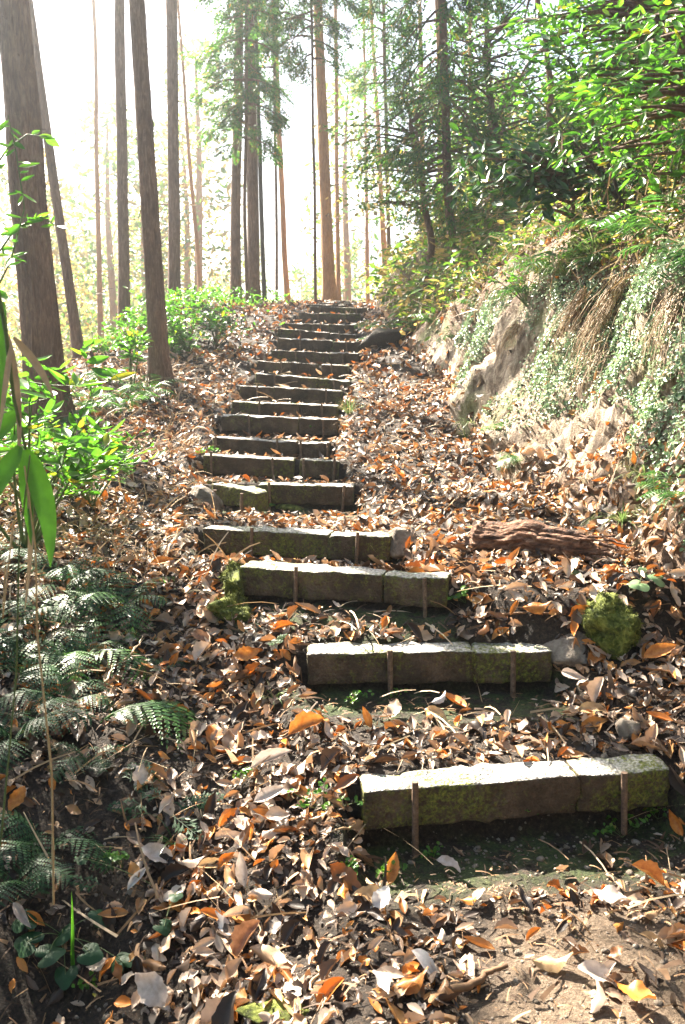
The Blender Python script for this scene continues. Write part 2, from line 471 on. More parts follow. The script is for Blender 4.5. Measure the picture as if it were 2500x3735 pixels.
# ------------------------------------------------------------------ the stairs: layout
# (left px, left py, right px, right py, distance, joints along it, drop of the ground in front, how deep the beam)
STEPS = [
    dict(l=(1330, 2886), r=(2449, 2808), Y=3.10, j=[0.69], drop=.25),
    dict(l=(1121, 2384), r=(2016, 2374), Y=3.98, j=[0.68], drop=.20),
    dict(l=(877, 2068), r=(1631, 2113), Y=4.62, j=[0.70], drop=.19),
    dict(l=(739, 1925), r=(1423, 1960), Y=5.50, j=[0.68], drop=.16),
    dict(l=(944, 1766), r=(1291, 1772), Y=6.90, j=[], drop=.17),
    dict(l=(742, 1659), r=(1238, 1685), Y=7.50, j=[0.67], drop=.15),
    dict(l=(775, 1597), r=(1200, 1618), Y=8.15, j=[0.73], drop=.14),
    dict(l=(807, 1514), r=(1234, 1530), Y=8.75, j=[0.66], drop=.17),
    dict(l=(846, 1465), r=(1234, 1481), Y=9.30, j=[0.64], drop=.13),
    dict(l=(877, 1407), r=(1249, 1426), Y=9.90, j=[0.33], drop=.15),
    dict(l=(933, 1361), r=(1276, 1391), Y=10.5, j=[0.66], drop=.13),
    dict(l=(938, 1317), r=(1274, 1334), Y=11.05, j=[0.66], drop=.14),
    dict(l=(994, 1278), r=(1310, 1291), Y=11.65, j=[0.66], drop=.14),
    dict(l=(1015, 1232), r=(1316, 1249), Y=12.25, j=[0.67], drop=.14),
    dict(l=(1015, 1199), r=(1299, 1219), Y=12.9, j=[0.66], drop=.13),
    dict(l=(1026, 1179), r=(1295, 1184), Y=13.5, j=[0.65], drop=.12),
    dict(l=(1090, 1141), r=(1315, 1146), Y=14.3, j=[0.76], drop=.14),
    dict(l=(1131, 1117), r=(1339, 1123), Y=15.2, j=[0.63], drop=.13),
    dict(l=(1117, 1110), r=(1270, 1113), Y=16.1, j=[], drop=.12),
    dict(l=(1165, 1103), r=(1335, 1108), Y=17.0, j=[0.5], drop=.12),
    dict(l=(1190, 1097), r=(1365, 1101), Y=18.2, j=[0.5], drop=.12),
]
STAKES = [[(1505, 1.45), (2262, .9)], [(1420, 1.15), (1869, 1.0)], [(1090, 1.3), (1552, .95)], [(928, 1.0), (1311, .8)],
          [(983, 1.15), (1257, 1.3)], [(772, 1.1), (995, 1.1), (1108, 1.15), (1222, 1.3)],
          [(789, .9), (1013, .95), (1098, 1.1), (1196, .85)], [(908, 1.35), (1179, .8)], [(948, 1.0), (1174, .85)],
          [(940, 1.1), (1190, 1.1)], [(1003, 1.1), (1219, 1.0)], [(1026, 1.0), (1209, 1.2)], [(1079, 1.0), (1249, 1.1)],
          [(1097, 1.0), (1262, 1.0)], [(1096, 1.0), (1238, 1.0)], [(1037, 1.0), (1170, .9)], [(1163, 1.1)], [(1167, 1.0), (1301, 1.0)], [], [], []]
for k, s in enumerate(STEPS):
    if k > 2: s['drop'] += .035
    a = P(*s['l'], s['Y'])
    b = Pz(*s['r'], a[2]) if k < 4 else P(*s['r'], s['Y'] - .03)
    s['a'], s['b'] = a, b
LINE = [(s['a'].copy(), s['b'].copy()) for s in STEPS]
LINE[4] = (P(772, 1763, 6.9), LINE[4][1])           # the fifth step carries a sunken piece on its left
YM = np.array([(a[1] + b[1]) / 2 for a, b in LINE]); XL = np.array([a[0] for a, b in LINE]); XR = np.array([b[0] for a, b in LINE])
TH = .15

FOOT_Y = [-2, 1, 2.5, 3.3, 4.3, 5.4, 7, 9.2, 11.6, 15, 20, 30, 60]
FOOT_X = [2.6, 2.4, 2.1, 1.88, 1.64, 1.40, 1.27, 1.12, .93, .62, .95, 2.2, 6]
def foot(y): return np.interp(y, FOOT_Y, FOOT_X)
def crest(y): return np.interp(y, [-2, 3, 6, 8, 10, 12, 14, 17, 20, 30, 60], [-2.6, -2.8, -3.3, -3.6, -3.1, -2.6, -2.5, -2.0, -1.6, -1.5, -3])

def base_h(x, y, detail=True):
    x = np.asarray(x, float); y = np.asarray(y, float)
    x, y = np.broadcast_arrays(x, y)
    xl, xr = np.interp(y, YM, XL), np.interp(y, YM, XR)
    a0, b0 = LINE[0]
    z_in = np.full(x.shape, 0.0); z_out = np.full(x.shape, 0.0)
    prevY = None
    n = len(LINE)
    def yk(k):
        a, b = LINE[k]; t = np.clip((x - a[0]) / (b[0] - a[0]), -.6, 1.6)
        return a[1] + t * (b[1] - a[1])
    def zk(k):
        a, b = LINE[k]; t = np.clip((x - a[0]) / (b[0] - a[0]), 0, 1)
        return a[2] + t * (b[2] - a[2])
    # before the first step
    y0, z0 = yk(0), zk(0)
    flat = z0 - STEPS[0]['drop']
    z_in = np.where(y < y0 + .05, flat + .03 * np.clip(y - y0 + .6, -1, 0), z_in)
    z_out = np.where(y < y0, flat + .02 + (.16 * sstep((y - y0 + .5) / .5)), z_out)
    for k in range(n):
        ya, za = yk(k), zk(k)
        if k + 1 < n: yb, zb, dr = yk(k + 1), zk(k + 1), STEPS[k + 1]['drop']
        else: yb, zb, dr = ya + 60, za + .6, 0
        m = (y >= ya) & (y < yb)
        d = y - ya; gap = np.maximum(yb - ya, .2)
        base = za - STEPS[k]['drop']
        ramp_ = base + (za - .02 - base) * sstep((d - .035) / .08)
        tread = (za - .02) + (zb - dr - za + .02) * np.clip((d - .12) / (gap * .8 - .12), 0, 1)
        z_in = np.where(m, np.where(d < .12, ramp_, tread), z_in)
        z_out = np.where(m, (za - .06) + (zb - za) * np.clip(d / gap, 0, 1), z_out)
    z_out = z_out - .10 * sstep((xl - x) / .25) * sstep((7.5 - y) / 3)
    dist = np.maximum(np.maximum(xl - x, x - xr), 0)
    z = z_in + (z_out - z_in) * sstep(dist / .11)
    # left: a hollow near the camera, then level to the crest and the drop to the valley
    z = z - .30 * sstep((-.15 - x) / .8) * sstep((3.6 - y) / 1.4)
    z = z + .10 * sstep((-1.4 - x) / 1.0) * sstep((y - 5) / 2)
    c = crest(y)
    z = z - .7 * np.maximum(c - x, 0) * sstep((c - x) / 1.2)
    z = np.maximum(z, -7 + .0 * x)
    # right: rises a little towards the foot of the bank
    f = foot(y)
    z = z + .10 * sstep((x - xr) / np.maximum(f - xr, .2)) - 0.0
    # far hills
    r = np.hypot(x, y)
    far = sstep((r - 45) / 60)
    z = z * (1 - sstep((r - 30) / 25)) + sstep((r - 30) / 25) * -5.0 + far * (9 + 7 * fbm(x / 60, y / 60, oct=3, seed=5)) * sstep((y + 20) / 60)
    z = z + far * 7 * sstep((x - 5) / 50)
    if detail:
        am = .035 * np.where(dist > .05, 1, .35)
        z = z + am * fbm(x * 1.7, y * 1.7, oct=4, seed=3) * np.clip(y / 3, .4, 1) + .008 * fbm(x * 14, y * 14, oct=2, seed=9)
    return z
def ground_h(x, y): return base_h(x, y)

xs = np.unique(np.round(np.concatenate([np.arange(-3.6, 2.8, .04), np.linspace(-8, -3.6, 34), np.linspace(2.8, 8, 30), -8 - np.geomspace(.4, 500, 44), 8 + np.geomspace(.4, 500, 44)]), 4))
ys = np.unique(np.round(np.concatenate([np.linspace(-4, 1.2, 40), np.arange(1.2, 9, .033), np.arange(9, 19.5, .045), 19.5 + np.geomspace(.2, 600, 60), -4 - np.geomspace(.5, 60, 12)]), 4))
GX, GY = np.meshgrid(xs, ys, indexing='ij')
GZ = base_h(GX, GY)
def hgt(x, y):
    """fast bilinear lookup in the finished ground grid"""
    i = np.clip(np.searchsorted(xs, x) - 1, 0, len(xs) - 2); j = np.clip(np.searchsorted(ys, y) - 1, 0, len(ys) - 2)
    u = np.clip((x - xs[i]) / (xs[i + 1] - xs[i]), 0, 1); v = np.clip((y - ys[j]) / (ys[j + 1] - ys[j]), 0, 1)
    return GZ[i, j] * (1 - u) * (1 - v) + GZ[i + 1, j] * u * (1 - v) + GZ[i, j + 1] * (1 - u) * v + GZ[i + 1, j + 1] * u * v
def hnorm(x, y, e=.06):
    dx = (hgt(x + e, y) - hgt(x - e, y)) / (2 * e); dy = (hgt(x, y + e) - hgt(x, y - e)) / (2 * e)
    return norm(np.stack([-dx, -dy, np.ones_like(dx)], -1))

g = Geo(); nx, ny = GX.shape
idx = np.arange(nx * ny).reshape(nx, ny)
g.add(np.stack([GX, GY, GZ], -1), np.stack([idx[:-1, :-1], idx[1:, :-1], idx[1:, 1:], idx[:-1, 1:]], -1).reshape(-1, 4))
ground = scenery('ground', g, M_SOIL)
# where the soil is trodden bare and where moss grows (real ground cover patterns)
bare = sstep((GX - .15 + .35 * fbm(GX * 1.3, GY * 1.3, seed=41)) / .5) * sstep((3.0 - GY + .25 * fbm(GX * 2, GY * 2, seed=42)) / .35)
moss = np.zeros_like(GX)
for k, s in enumerate(STEPS):
    a, b = LINE[k]; t = (GX - a[0]) / (b[0] - a[0]); yy = a[1] + t * (b[1] - a[1])
    d = yy - GY
    moss = np.maximum(moss, sstep((t + .1) / .1) * sstep((1.1 - t) / .1) * sstep((d + .05) / .05) * sstep((.42 - d) / .25))
for nm, arr in (('bare', bare), ('moss', moss)):
    at = ground.data.attributes.new(nm, 'FLOAT', 'POINT'); at.data.foreach_set('value', arr.astype(np.float32).ravel())

# ------------------------------------------------------------------ the bank on the right
by = np.unique(np.round(np.concatenate([np.linspace(-3, 2.6, 30), np.arange(2.6, 13, .045), np.arange(13, 22, .1), np.linspace(22, 60, 50)]), 4))
bs = np.unique(np.round(np.concatenate([np.arange(-.25, 2.6, .035), np.arange(2.6, 8, .1), np.linspace(8, 30, 45)]), 4))
def face_h(y): return np.interp(y, [-3, 1, 3, 5.5, 7.5, 9, 10.5, 11.8, 13], [1.2, 1.3, 1.5, 1.62, 1.35, 1.0, .62, .3, .0])
BY, BS = np.meshgrid(by, bs, indexing='ij')
F = face_h(BY)
steep = R(69); soft = R(43)
wob = .35 * fbm(BY * .9, BS * .4, oct=2, seed=77)
ang = steep + (soft - steep) * sstep((BS - F * 1.07 + wob * .6) / .5)
ang = ang + (R(33) - ang) * sstep((BS - 6) / 5) + (R(8) - ang) * sstep((BS - 16) / 10)
ang = np.where(BS < 0, steep, ang)
ds = np.diff(bs)
cx = np.concatenate([np.zeros((len(by), 1)), np.cumsum(np.cos(ang[:, :-1]) * ds, 1)], 1)
cz = np.concatenate([np.zeros((len(by), 1)), np.cumsum(np.sin(ang[:, :-1]) * ds, 1)], 1)
i0 = np.argmin(abs(bs)); cx -= cx[:, i0:i0 + 1]; cz -= cz[:, i0:i0 + 1]
fx = foot(by); fz = base_h(fx, by, False)
BP = np.stack([fx[:, None] + cx, BY, fz[:, None] + cz], -1)
BN = norm(np.cross(np.gradient(BP, axis=0), np.gradient(BP, axis=1)))
BN = np.where(BN[..., 2:3] < 0, -BN, BN)
rk = sstep((F * 1.1 - BS) / .3)
disp = .16 * fbm(BY * .8, BS * .7, oct=2, seed=31) + (.06 * fbm(BY * 2.6 + BS * .8, BS * 1.3, oct=4, seed=32) + .022 * fbm(BY * 13 + BS * 4, BS * 6, oct=3, seed=33)) * (.5 + .5 * rk)
crack = np.abs(fbm(BY * 1.5 + BS * 1.0, BS * 1.1, oct=3, seed=35)); disp -= .09 * (1 - sstep(crack / .09)) * rk
disp *= sstep((BS + .2) / .35)
BP = BP + BN * disp[..., None]
BN = norm(np.cross(np.gradient(BP, axis=0), np.gradient(BP, axis=1)))
BN = np.where(BN[..., 2:3] < 0, -BN, BN)
g = Geo(); nx, ny = BY.shape; idx = np.arange(nx * ny).reshape(nx, ny)
g.add(BP, np.stack([idx[:-1, :-1], idx[:-1, 1:], idx[1:, 1:], idx[1:, :-1]], -1).reshape(-1, 4))
bank = scenery('earth_bank', g, M_BANK)
rock = rk * sstep(.45 + 1.3 * fbm(BY * .7, BS * .9, oct=3, seed=36) + .5 * sstep((BY - 6.5) / 2))
at = bank.data.attributes.new('rock', 'FLOAT', 'POINT'); at.data.foreach_set('value', rock.astype(np.float32).ravel())
def bankpt(y, s):
    i = np.clip(np.searchsorted(by, y) - 1, 0, len(by) - 2); j = np.clip(np.searchsorted(bs, s) - 1, 0, len(bs) - 2)
    u = ((y - by[i]) / (by[i + 1] - by[i]))[:, None]; v = ((s - bs[j]) / (bs[j + 1] - bs[j]))[:, None]
    def L(A): return A[i, j] * (1 - u) * (1 - v) + A[i + 1, j] * u * (1 - v) + A[i, j + 1] * (1 - u) * v + A[i + 1, j + 1] * u * v
    return L(BP), norm(L(BN))
def bank1(y, s):
    p, n = bankpt(np.array([float(y)]), np.array([float(s)])); return p[0], n[0]

# ------------------------------------------------------------------ beams and stakes
def beam_geo(a, b, H=.15, T=TH, seed=0, sag=0.0):
    """concrete bar whose front top edge runs a -> b, worn corners, slightly uneven"""
    a, b = np.asarray(a, float), np.asarray(b, float)
    L = np.linalg.norm(b - a); ex = (b - a) / L
    ey = norm(np.cross([0, 0, 1.0], ex)); ez = np.cross(ex, ey)
    n = (max(3, int(L / .022)), 8, 8)
    g = Geo(); r = .010
    fl = {}; V = []
    dims = np.array([L, T, H])
    faces = []
    for ax in range(3):
        u, w = [i for i in range(3) if i != ax]
        for side in (0, 1):
            A, B = np.meshgrid(np.arange(n[u] + 1), np.arange(n[w] + 1), indexing='ij')
            C = np.zeros(A.shape + (3,), int); C[..., u] = A; C[..., w] = B; C[..., ax] = side * n[ax]
            ids = np.zeros(A.shape, int)
            for p in np.ndindex(A.shape):
                key = tuple(C[p]);
                if key not in fl: fl[key] = len(V); V.append(key)
                ids[p] = fl[key]
            f = np.stack([ids[:-1, :-1], ids[1:, :-1], ids[1:, 1:], ids[:-1, 1:]], -1).reshape(-1, 4)
            if (side == 1) == (ax == 1): f = f[:, ::-1]
            faces.append(f)
    V = np.array(V, float) / np.array(n)
    # cluster the grid towards the edges so that the corners round off
    V[:, 1:] = .5 - .5 * np.cos(V[:, 1:] * np.pi)
    p = V * dims
    inner = np.clip(p, r, dims - r); d = p - inner; dl = np.linalg.norm(d, axis=1, keepdims=True)
    p = np.where(dl > 1e-6, inner + d / np.maximum(dl, 1e-9) * np.minimum(dl, r), p)
    nn = norm(p - dims / 2 + 1e-6)
    w = a + p[:, :1] * ex + p[:, 1:2] * ey + (p[:, 2:3] - H) * ez
    edge = np.minimum(np.minimum(p, dims - p)[:, 1], np.minimum(p, dims - p)[:, 2])
    amp = .004 + .009 * np.exp(-edge / .012)
    w = w + nn * (amp * fbm(w[:, 0] * 22, w[:, 1] * 22, w[:, 2] * 22, 3, seed))[:, None] + (ez * .004) * 1.8 * fbm(w[:, 0] * 5, w[:, 1] * 5, oct=3, seed=seed + 3)[:, None]
    w = w - .004 * ez * 0
    return g.add(w, np.concatenate(faces))

def stake_geo(x_top, length, lean, rad=.0125, seed=0):
    bot = x_top + np.array([lean, -.01, -length])
    pts = np.linspace(x_top, bot, 9)
    return tube(pts, rad, 10, True, .06, seed)

where = ['lowest and nearest concrete step of the flight, pale gravelly top, its right end turned uphill',
         'second concrete step from the bottom, moss on its left end, round stone at right',
         'third step from the bottom, square bare left end beside a yellow-green moss lump',
         'fourth step from the bottom, dark mossy face with a smooth boulder at its right end',
         'fifth step from the bottom, broken, with a sunken skewed bar on its left side',
         'sixth step from the bottom, pale brown face held by four rusty rods, gap at right',
         'seventh step from the bottom, half mossy face held by four rods',
         'eighth step from the bottom, standing clear of the soil with a dark gap under it',
         'ninth step from the bottom, grass tuft beside its right end',
         'tenth step from the bottom, short bar on its left and long bar on its right',
         'eleventh step from the bottom, tilted down towards its right end',
         'twelfth step from the bottom, open gap between its long and short bars',
         'thirteenth step from the bottom, narrow, with clean grey brown bars',
         'fourteenth step from the bottom, small green plant in front of its joint',
         'fifteenth step from the bottom, just under a low mostly buried step',
         'sixteenth step from the bottom, low and half buried by litter',
         'seventeenth step from the bottom, dark bar with a shorter bar on its right',
         'eighteenth step from the bottom, last one with a dark shaded face',
         'thin sunlit rim of a step just above the last dark step, on its left',
         'thin sunlit step rim second from the top, against the glare',
         'topmost thin step rim, washed out by sunlight']
for k, s in enumerate(STEPS):
    a, b = s['a'], s['b']
    root = thing('stair_step', (a + b) / 2 - [0, 0, .2], where[k], 'step', 'concrete bar steps climbing the path')
    cuts = [0] + s['j'] + [1]
    r = rng(100 + k)
    for i in range(len(cuts) - 1):
        p0 = a + (b - a) * cuts[i]; p1 = a + (b - a) * cuts[i + 1]
        ex = norm(p1 - p0)
        if i > 0: p0 = p0 + ex * ((.002 if k < 4 else .006) if k not in (5, 11) else .045) + [0, r.uniform(-.003, .008), r.uniform(-.006, .002)] * np.array([1, 1 if k < 5 else 2, 1 if k < 5 else 2])
        part('beam', beam_geo(p0, p1, .15 if k else .155, TH, seed=200 + k * 3 + i), M_CONC, root)
    if k == 4:
        p0, p1 = P(772, 1760, 6.98), P(938, 1796, 6.66)
        part('beam', beam_geo(p0, p1, .15, .13, seed=290), M_CONC, root, label='sunken mossy bar lying askew')
        p0, p1 = P(741, 1752, 7.12), P(774, 1757, 7.08)
        part('beam', beam_geo(p0, p1, .12, .13, seed=291), M_CONC, root, label='short broken end piece')
        for (px, py, Y, ln, le) in ((785, 1787, 6.75, .21, -.035), (883, 1800, 6.58, .20, -.01)):
            part('stake', stake_geo(P(px, py, Y), ln + .1, le * 1.4, .0125, 7), M_RUST, root)
    for q, (px, ln) in enumerate(STAKES[k]):
        t = (px - s['l'][0]) / (s['r'][0] - s['l'][0])
        top = a + (b - a) * t + np.array([0, -.021, .012 + .012 * r.normal()])
        if k == 0: top = top + np.array([0, -.006, .016])
        part('stake', stake_geo(top, .16 * ln + .10, r.normal(0, .008) - (.025 if ln >= 1.3 and k in (4, 5) else 0), (.0125 if k < 2 else .0105), 300 + k * 5 + q), M_RUST, root)
lone = single('stake', stake_geo(P(662, 1771, 7.0), .25, .004, .012, 5), M_RUST, 'lone rusty rod standing in leaves left of the broken fifth step', 'metal rod')

# ------------------------------------------------------------------ fallen leaves (ground cover nobody could count)
HI = [leaf_tmpl(w, 11, 2, c * .65, cu, wv * (1.6 if i % 2 else .7), se * .42, tw, be, i) for i, (w, c, cu, wv, se, tw, be) in enumerate([
    (.40, .5, .35, .03, .10, .4, .45), (.46, -.6, .3, .03, .14, -.5, .5), (.36, 1.1, .5, .02, .08, .2, .42), (.5, .2, .25, .05, .16, .7, .55),
    (.34, -1.2, .6, .02, .08, .3, .45), (.42, .9, -.35, .04, .12, -.9, .5), (.48, -.4, .7, .04, .14, .2, .48), (.38, 1.7, .4, .03, .1, .8, .5),
    (.3, .3, .9, .02, .06, .3, .45), (.52, .7, .15, .06, .2, -.3, .58)])]
LO = [leaf_tmpl(w, 4, 1, c, cu, wv, 0, tw, be, 20 + i) for i, (w, c, cu, wv, tw, be) in enumerate([
    (.42, .5, .4, .03, .5, .45), (.5, -.7, .3, .04, -.5, .5), (.36, 1.2, .5, .03, .2, .42), (.5, .3, -.3, .06, .8, .55), (.4, -1.1, .6, .03, .3, .5)])]

def on_beam(x, y):
    m = np.zeros(x.shape, bool)
    for s in STEPS:
        a, b = s['a'], s['b']; t = (x - a[0]) / (b[0] - a[0]); d = y - (a[1] + t * (b[1] - a[1]))
        m |= (t > -.03) & (t < 1.03) & (d > -.05) & (d < TH + .02)
    return m

def litter(n, y0, y1, r, lam=1.0):
    y = np.sqrt(r.uniform(y0 ** 2, y1 ** 2, n)) if y0 > 0 else r.uniform(y0, y1, n)
    x = r.uniform(-1, 1, n) * (.44 * y + .9)
    keep = (x < foot(y) + .12) & (x > crest(y) - 1.0) & ~on_beam(x, y)
    mo = np.zeros(n)
    for k, s in enumerate(STEPS):
        a, b = LINE[k]; t = (x - a[0]) / (b[0] - a[0]); d = a[1] + t * (b[1] - a[1]) - y
        L_ = (.42, .38, .24, .24)[k] if k < 4 else .26
        mo = np.maximum(mo, sstep((t + .06) / .08) * sstep((1.06 - t) / .08) * (d > 0) * sstep((L_ - d) / .12))
    br = sstep((x - .05 + .35 * fbm(x * 1.3, y * 1.3, seed=41)) / .5) * sstep((2.95 - y + .25 * fbm(x * 2, y * 2, seed=42)) / .35)
    dark = .80 * sstep((-.42 - .12 * (y - 2) - x) / .3) * sstep((4.0 - y) / 1.0)  # fewer leaves, so the near-black soil imitates deeper shade at lower left
    xl_, xr_ = np.interp(y, YM, XL), np.interp(y, YM, XR)
    tr_ = sstep((x - xl_ + .03) / .06) * sstep((xr_ + .03 - x) / .06) * sstep((y - 5.8) / .5)
    p = (1 - .6 * tr_) * (1 - .93 * mo) * (1 - .90 * br) * (1 - dark) * (.82 + .4 * fbm(x * 2.2, y * 2.2, oct=2, seed=61))
    keep &= r.uniform(0, 1, n) < p
    return x[keep], y[keep]

def put_leaves(g, tm, x, y, r, size, tilt, lift):
    n = len(x); z = hgt(x, y); nr = hnorm(x, y)
    tilt = tilt * np.where(r.uniform(0, 1, (n, 1)) < .22, 1.9, .62)
    M = frames(n, nr, tilt, r, size)
    c = np.einsum('nij,j->ni', M, np.array([.5, 0, 0]))
    T = np.stack([x, y, z], -1) + nr * (lift * r.uniform(.1, 1, n) + .35 * np.abs(c[:, 2]))[:, None] - c
    k = r.integers(0, len(tm), n)
    for i in range(len(tm)):
        m = k == i
        g.inst(tm[i], M[m], T[m])

g = Geo(); r = rng(1)
x, y = litter(13500, 1.35, 5.2, r)
put_leaves(g, HI, x, y, r, np.clip(r.lognormal(math.log(.062), .38, len(x)), .02, .15), .30, .03)
x, y = litter(9000, 1.35, 5.0, r)
put_leaves(g, HI, x, y, r, np.clip(r.lognormal(math.log(.034), .35, len(x)), .012, .06), .18, .012)
x, y = litter(21000, 5.2, 10, r)
put_leaves(g, LO, x, y, r, np.clip(r.lognormal(math.log(.072), .3, len(x)), .03, .13), .34, .04)
x, y = litter(30000, 10, 20, r)
put_leaves(g, LO, x, y, r, np.clip(r.lognormal(math.log(.095), .3, len(x)), .04, .15), .36, .04)
# leaves that slid down and caught on the bank
n = 5200; yy = r.uniform(2.6, 13, n); ss = np.abs(r.normal(0, .5, n)) + (r.uniform(0, 1, n) < .35) * r.uniform(.6, 3.5, n)
kk = (ss < .18 + .44 * sstep((7.6 - yy) / 2)) | (ss > face_h(yy) * 1.0) | (r.uniform(0, 1, n) < .12); yy, ss = yy[kk], ss[kk]; n = len(yy)
bp, bn = bankpt(yy, ss); nr = norm(bn + [0, 0, .5]); M = frames(n, nr, .35, r, np.clip(r.lognormal(math.log(.065), .3, n), .03, .12))
k = r.integers(0, 5, n)
for i in range(5): g.inst(LO[i], M[k == i], (bp + bn * r.uniform(.005, .04, (n, 1)))[k == i])
scenery('leaf_litter', g, M_LITTER, 'stuff', 'thick brown and orange fallen leaves covering the ground around the steps', 'leaves')

# small brown debris: needles, leaf crumbs, bits of twig
def sliver(w=.12, bend=.5):
    u = np.linspace(0, 1, 4); v = []
    for t in u:
        v += [[t, -w / 2 * (1 - t * .6), bend * t * (1 - t)], [t, w / 2 * (1 - t * .6), bend * t * (1 - t) + .02]]
    return np.array(v), np.array([[0, 2, 3, 1], [2, 4, 5, 3], [4, 6, 7, 5]])
g = Geo(); n = 40000
y = np.sqrt(r.uniform(1.35 ** 2, 9 ** 2, n)); x = r.uniform(-1, 1, n) * (.44 * y + .5)
m = (x < foot(y)) & (x > -3) & ~on_beam(x, y); x, y = x[m], y[m]; n = len(x)
M = frames(n, hnorm(x, y), .25, r, np.clip(r.lognormal(math.log(.03), .6, n), .01, .16))
T = np.stack([x, y, hgt(x, y) + r.uniform(.002, .03, n)], -1)
h = r.uniform(0, 1, n) < .6
g.inst(sliver(.1, .4), M[h], T[h]); g.inst(sliver(.35, .2), M[~h] * .6, T[~h])
scenery('twig_debris', g, M_TWIG, 'stuff', 'fine brown twigs and needles scattered among the fallen leaves', 'twigs')
g = Geo(); n = 2600
y = np.sqrt(r.uniform(1.8 ** 2, 11 ** 2, n)); x = r.uniform(-1, 1, n) * (.44 * y + .5)
m = (x < foot(y) + .05) & (x > -3.2) & ~on_beam(x, y) & (fbm(x * .9, y * .9, seed=88) > -.1); x, y = x[m], y[m]; n = len(x)
M = frames(n, hnorm(x, y), .3, r, r.uniform(.08, .3, n))
g.inst(sliver(.028, .25), M, np.stack([x, y, hgt(x, y) + r.uniform(.01, .05, n)], -1))
scenery('dry_stalk_litter', g, M_STRAW, 'stuff', 'thin dry straw stalks lying across the fallen leaves', 'stalks')

# crumbs, grit and pebbles on the trodden soil
def blob_tmpl(seed, n=5):
    rr = rng(seed); th = np.linspace(0, np.pi, n); ph = np.arange(7) / 7 * 2 * np.pi
    T_, P_ = np.meshgrid(th, ph, indexing='ij')
    v = np.stack([np.sin(T_) * np.cos(P_), .8 * np.sin(T_) * np.sin(P_), .55 * np.cos(T_)], -1) * (1 + .25 * rr.normal(size=(n, 7))[..., None] * np.sin(T_)[..., None])
    i = np.arange(n - 1)[:, None] * 7; j = np.arange(7)[None]
    return v.reshape(-1, 3), np.stack([i + j, i + (j + 1) % 7, i + 7 + (j + 1) % 7, i + 7 + j], -1).reshape(-1, 4)
g = Geo(); n = 5000; y = r.uniform(1.4, 3.6, n); x = r.uniform(-.9, 1.7, n)
M = frames(n, hnorm(x, y), .4, r, np.clip(r.lognormal(math.log(.0045), .6, n), .002, .02)); T = np.stack([x, y, hgt(x, y)], -1)
h = r.uniform(0, 1, n) < .5
g.inst(blob_tmpl(1), M[h], T[h]); g.inst(blob_tmpl(2), M[~h], T[~h])
scenery('grit', g, M_STONE, 'stuff', 'small grit and pebbles on the trodden brown soil', 'grit')

# ------------------------------------------------------------------ creeper and moss carpet on the bank
g = Geo(); n = 110000
yy = r.uniform(2.8, 10, n); ss = r.uniform(.1, 2.1, n)
Fh = face_h(yy) * 1.1
dens = sstep((fbm(yy * .75, ss * .8, oct=3, seed=51) + .4 - .6 * sstep((yy - 6.8) / 1.5)) / .3) * sstep((Fh + .15 - ss) / .25) * sstep((ss - .08 + .25 * fbm(yy * 2, ss, seed=52)) / .3)
m = r.uniform(0, 1, n) < dens * (.45 + .55 * (fbm(yy * 5, ss * 4, oct=2, seed=53) > -.15)); yy, ss = yy[m], ss[m]; n = len(yy)
bp, bn = bankpt(yy, ss)
M = frames(n, norm(bn + [0, 0, .25]), .45, r, r.uniform(.014, .032, n))
rt = leaf_tmpl(.8, 3, 1, .3, .3, 0, 0, 0, .5, 5)
g.inst(rt, M, bp + bn * r.uniform(.004, .035, (n, 1)))
scenery('creeper_carpet', g, M_CREEPER, 'stuff', 'tiny pale green creeper leaves carpeting the rocky bank', 'creeper')

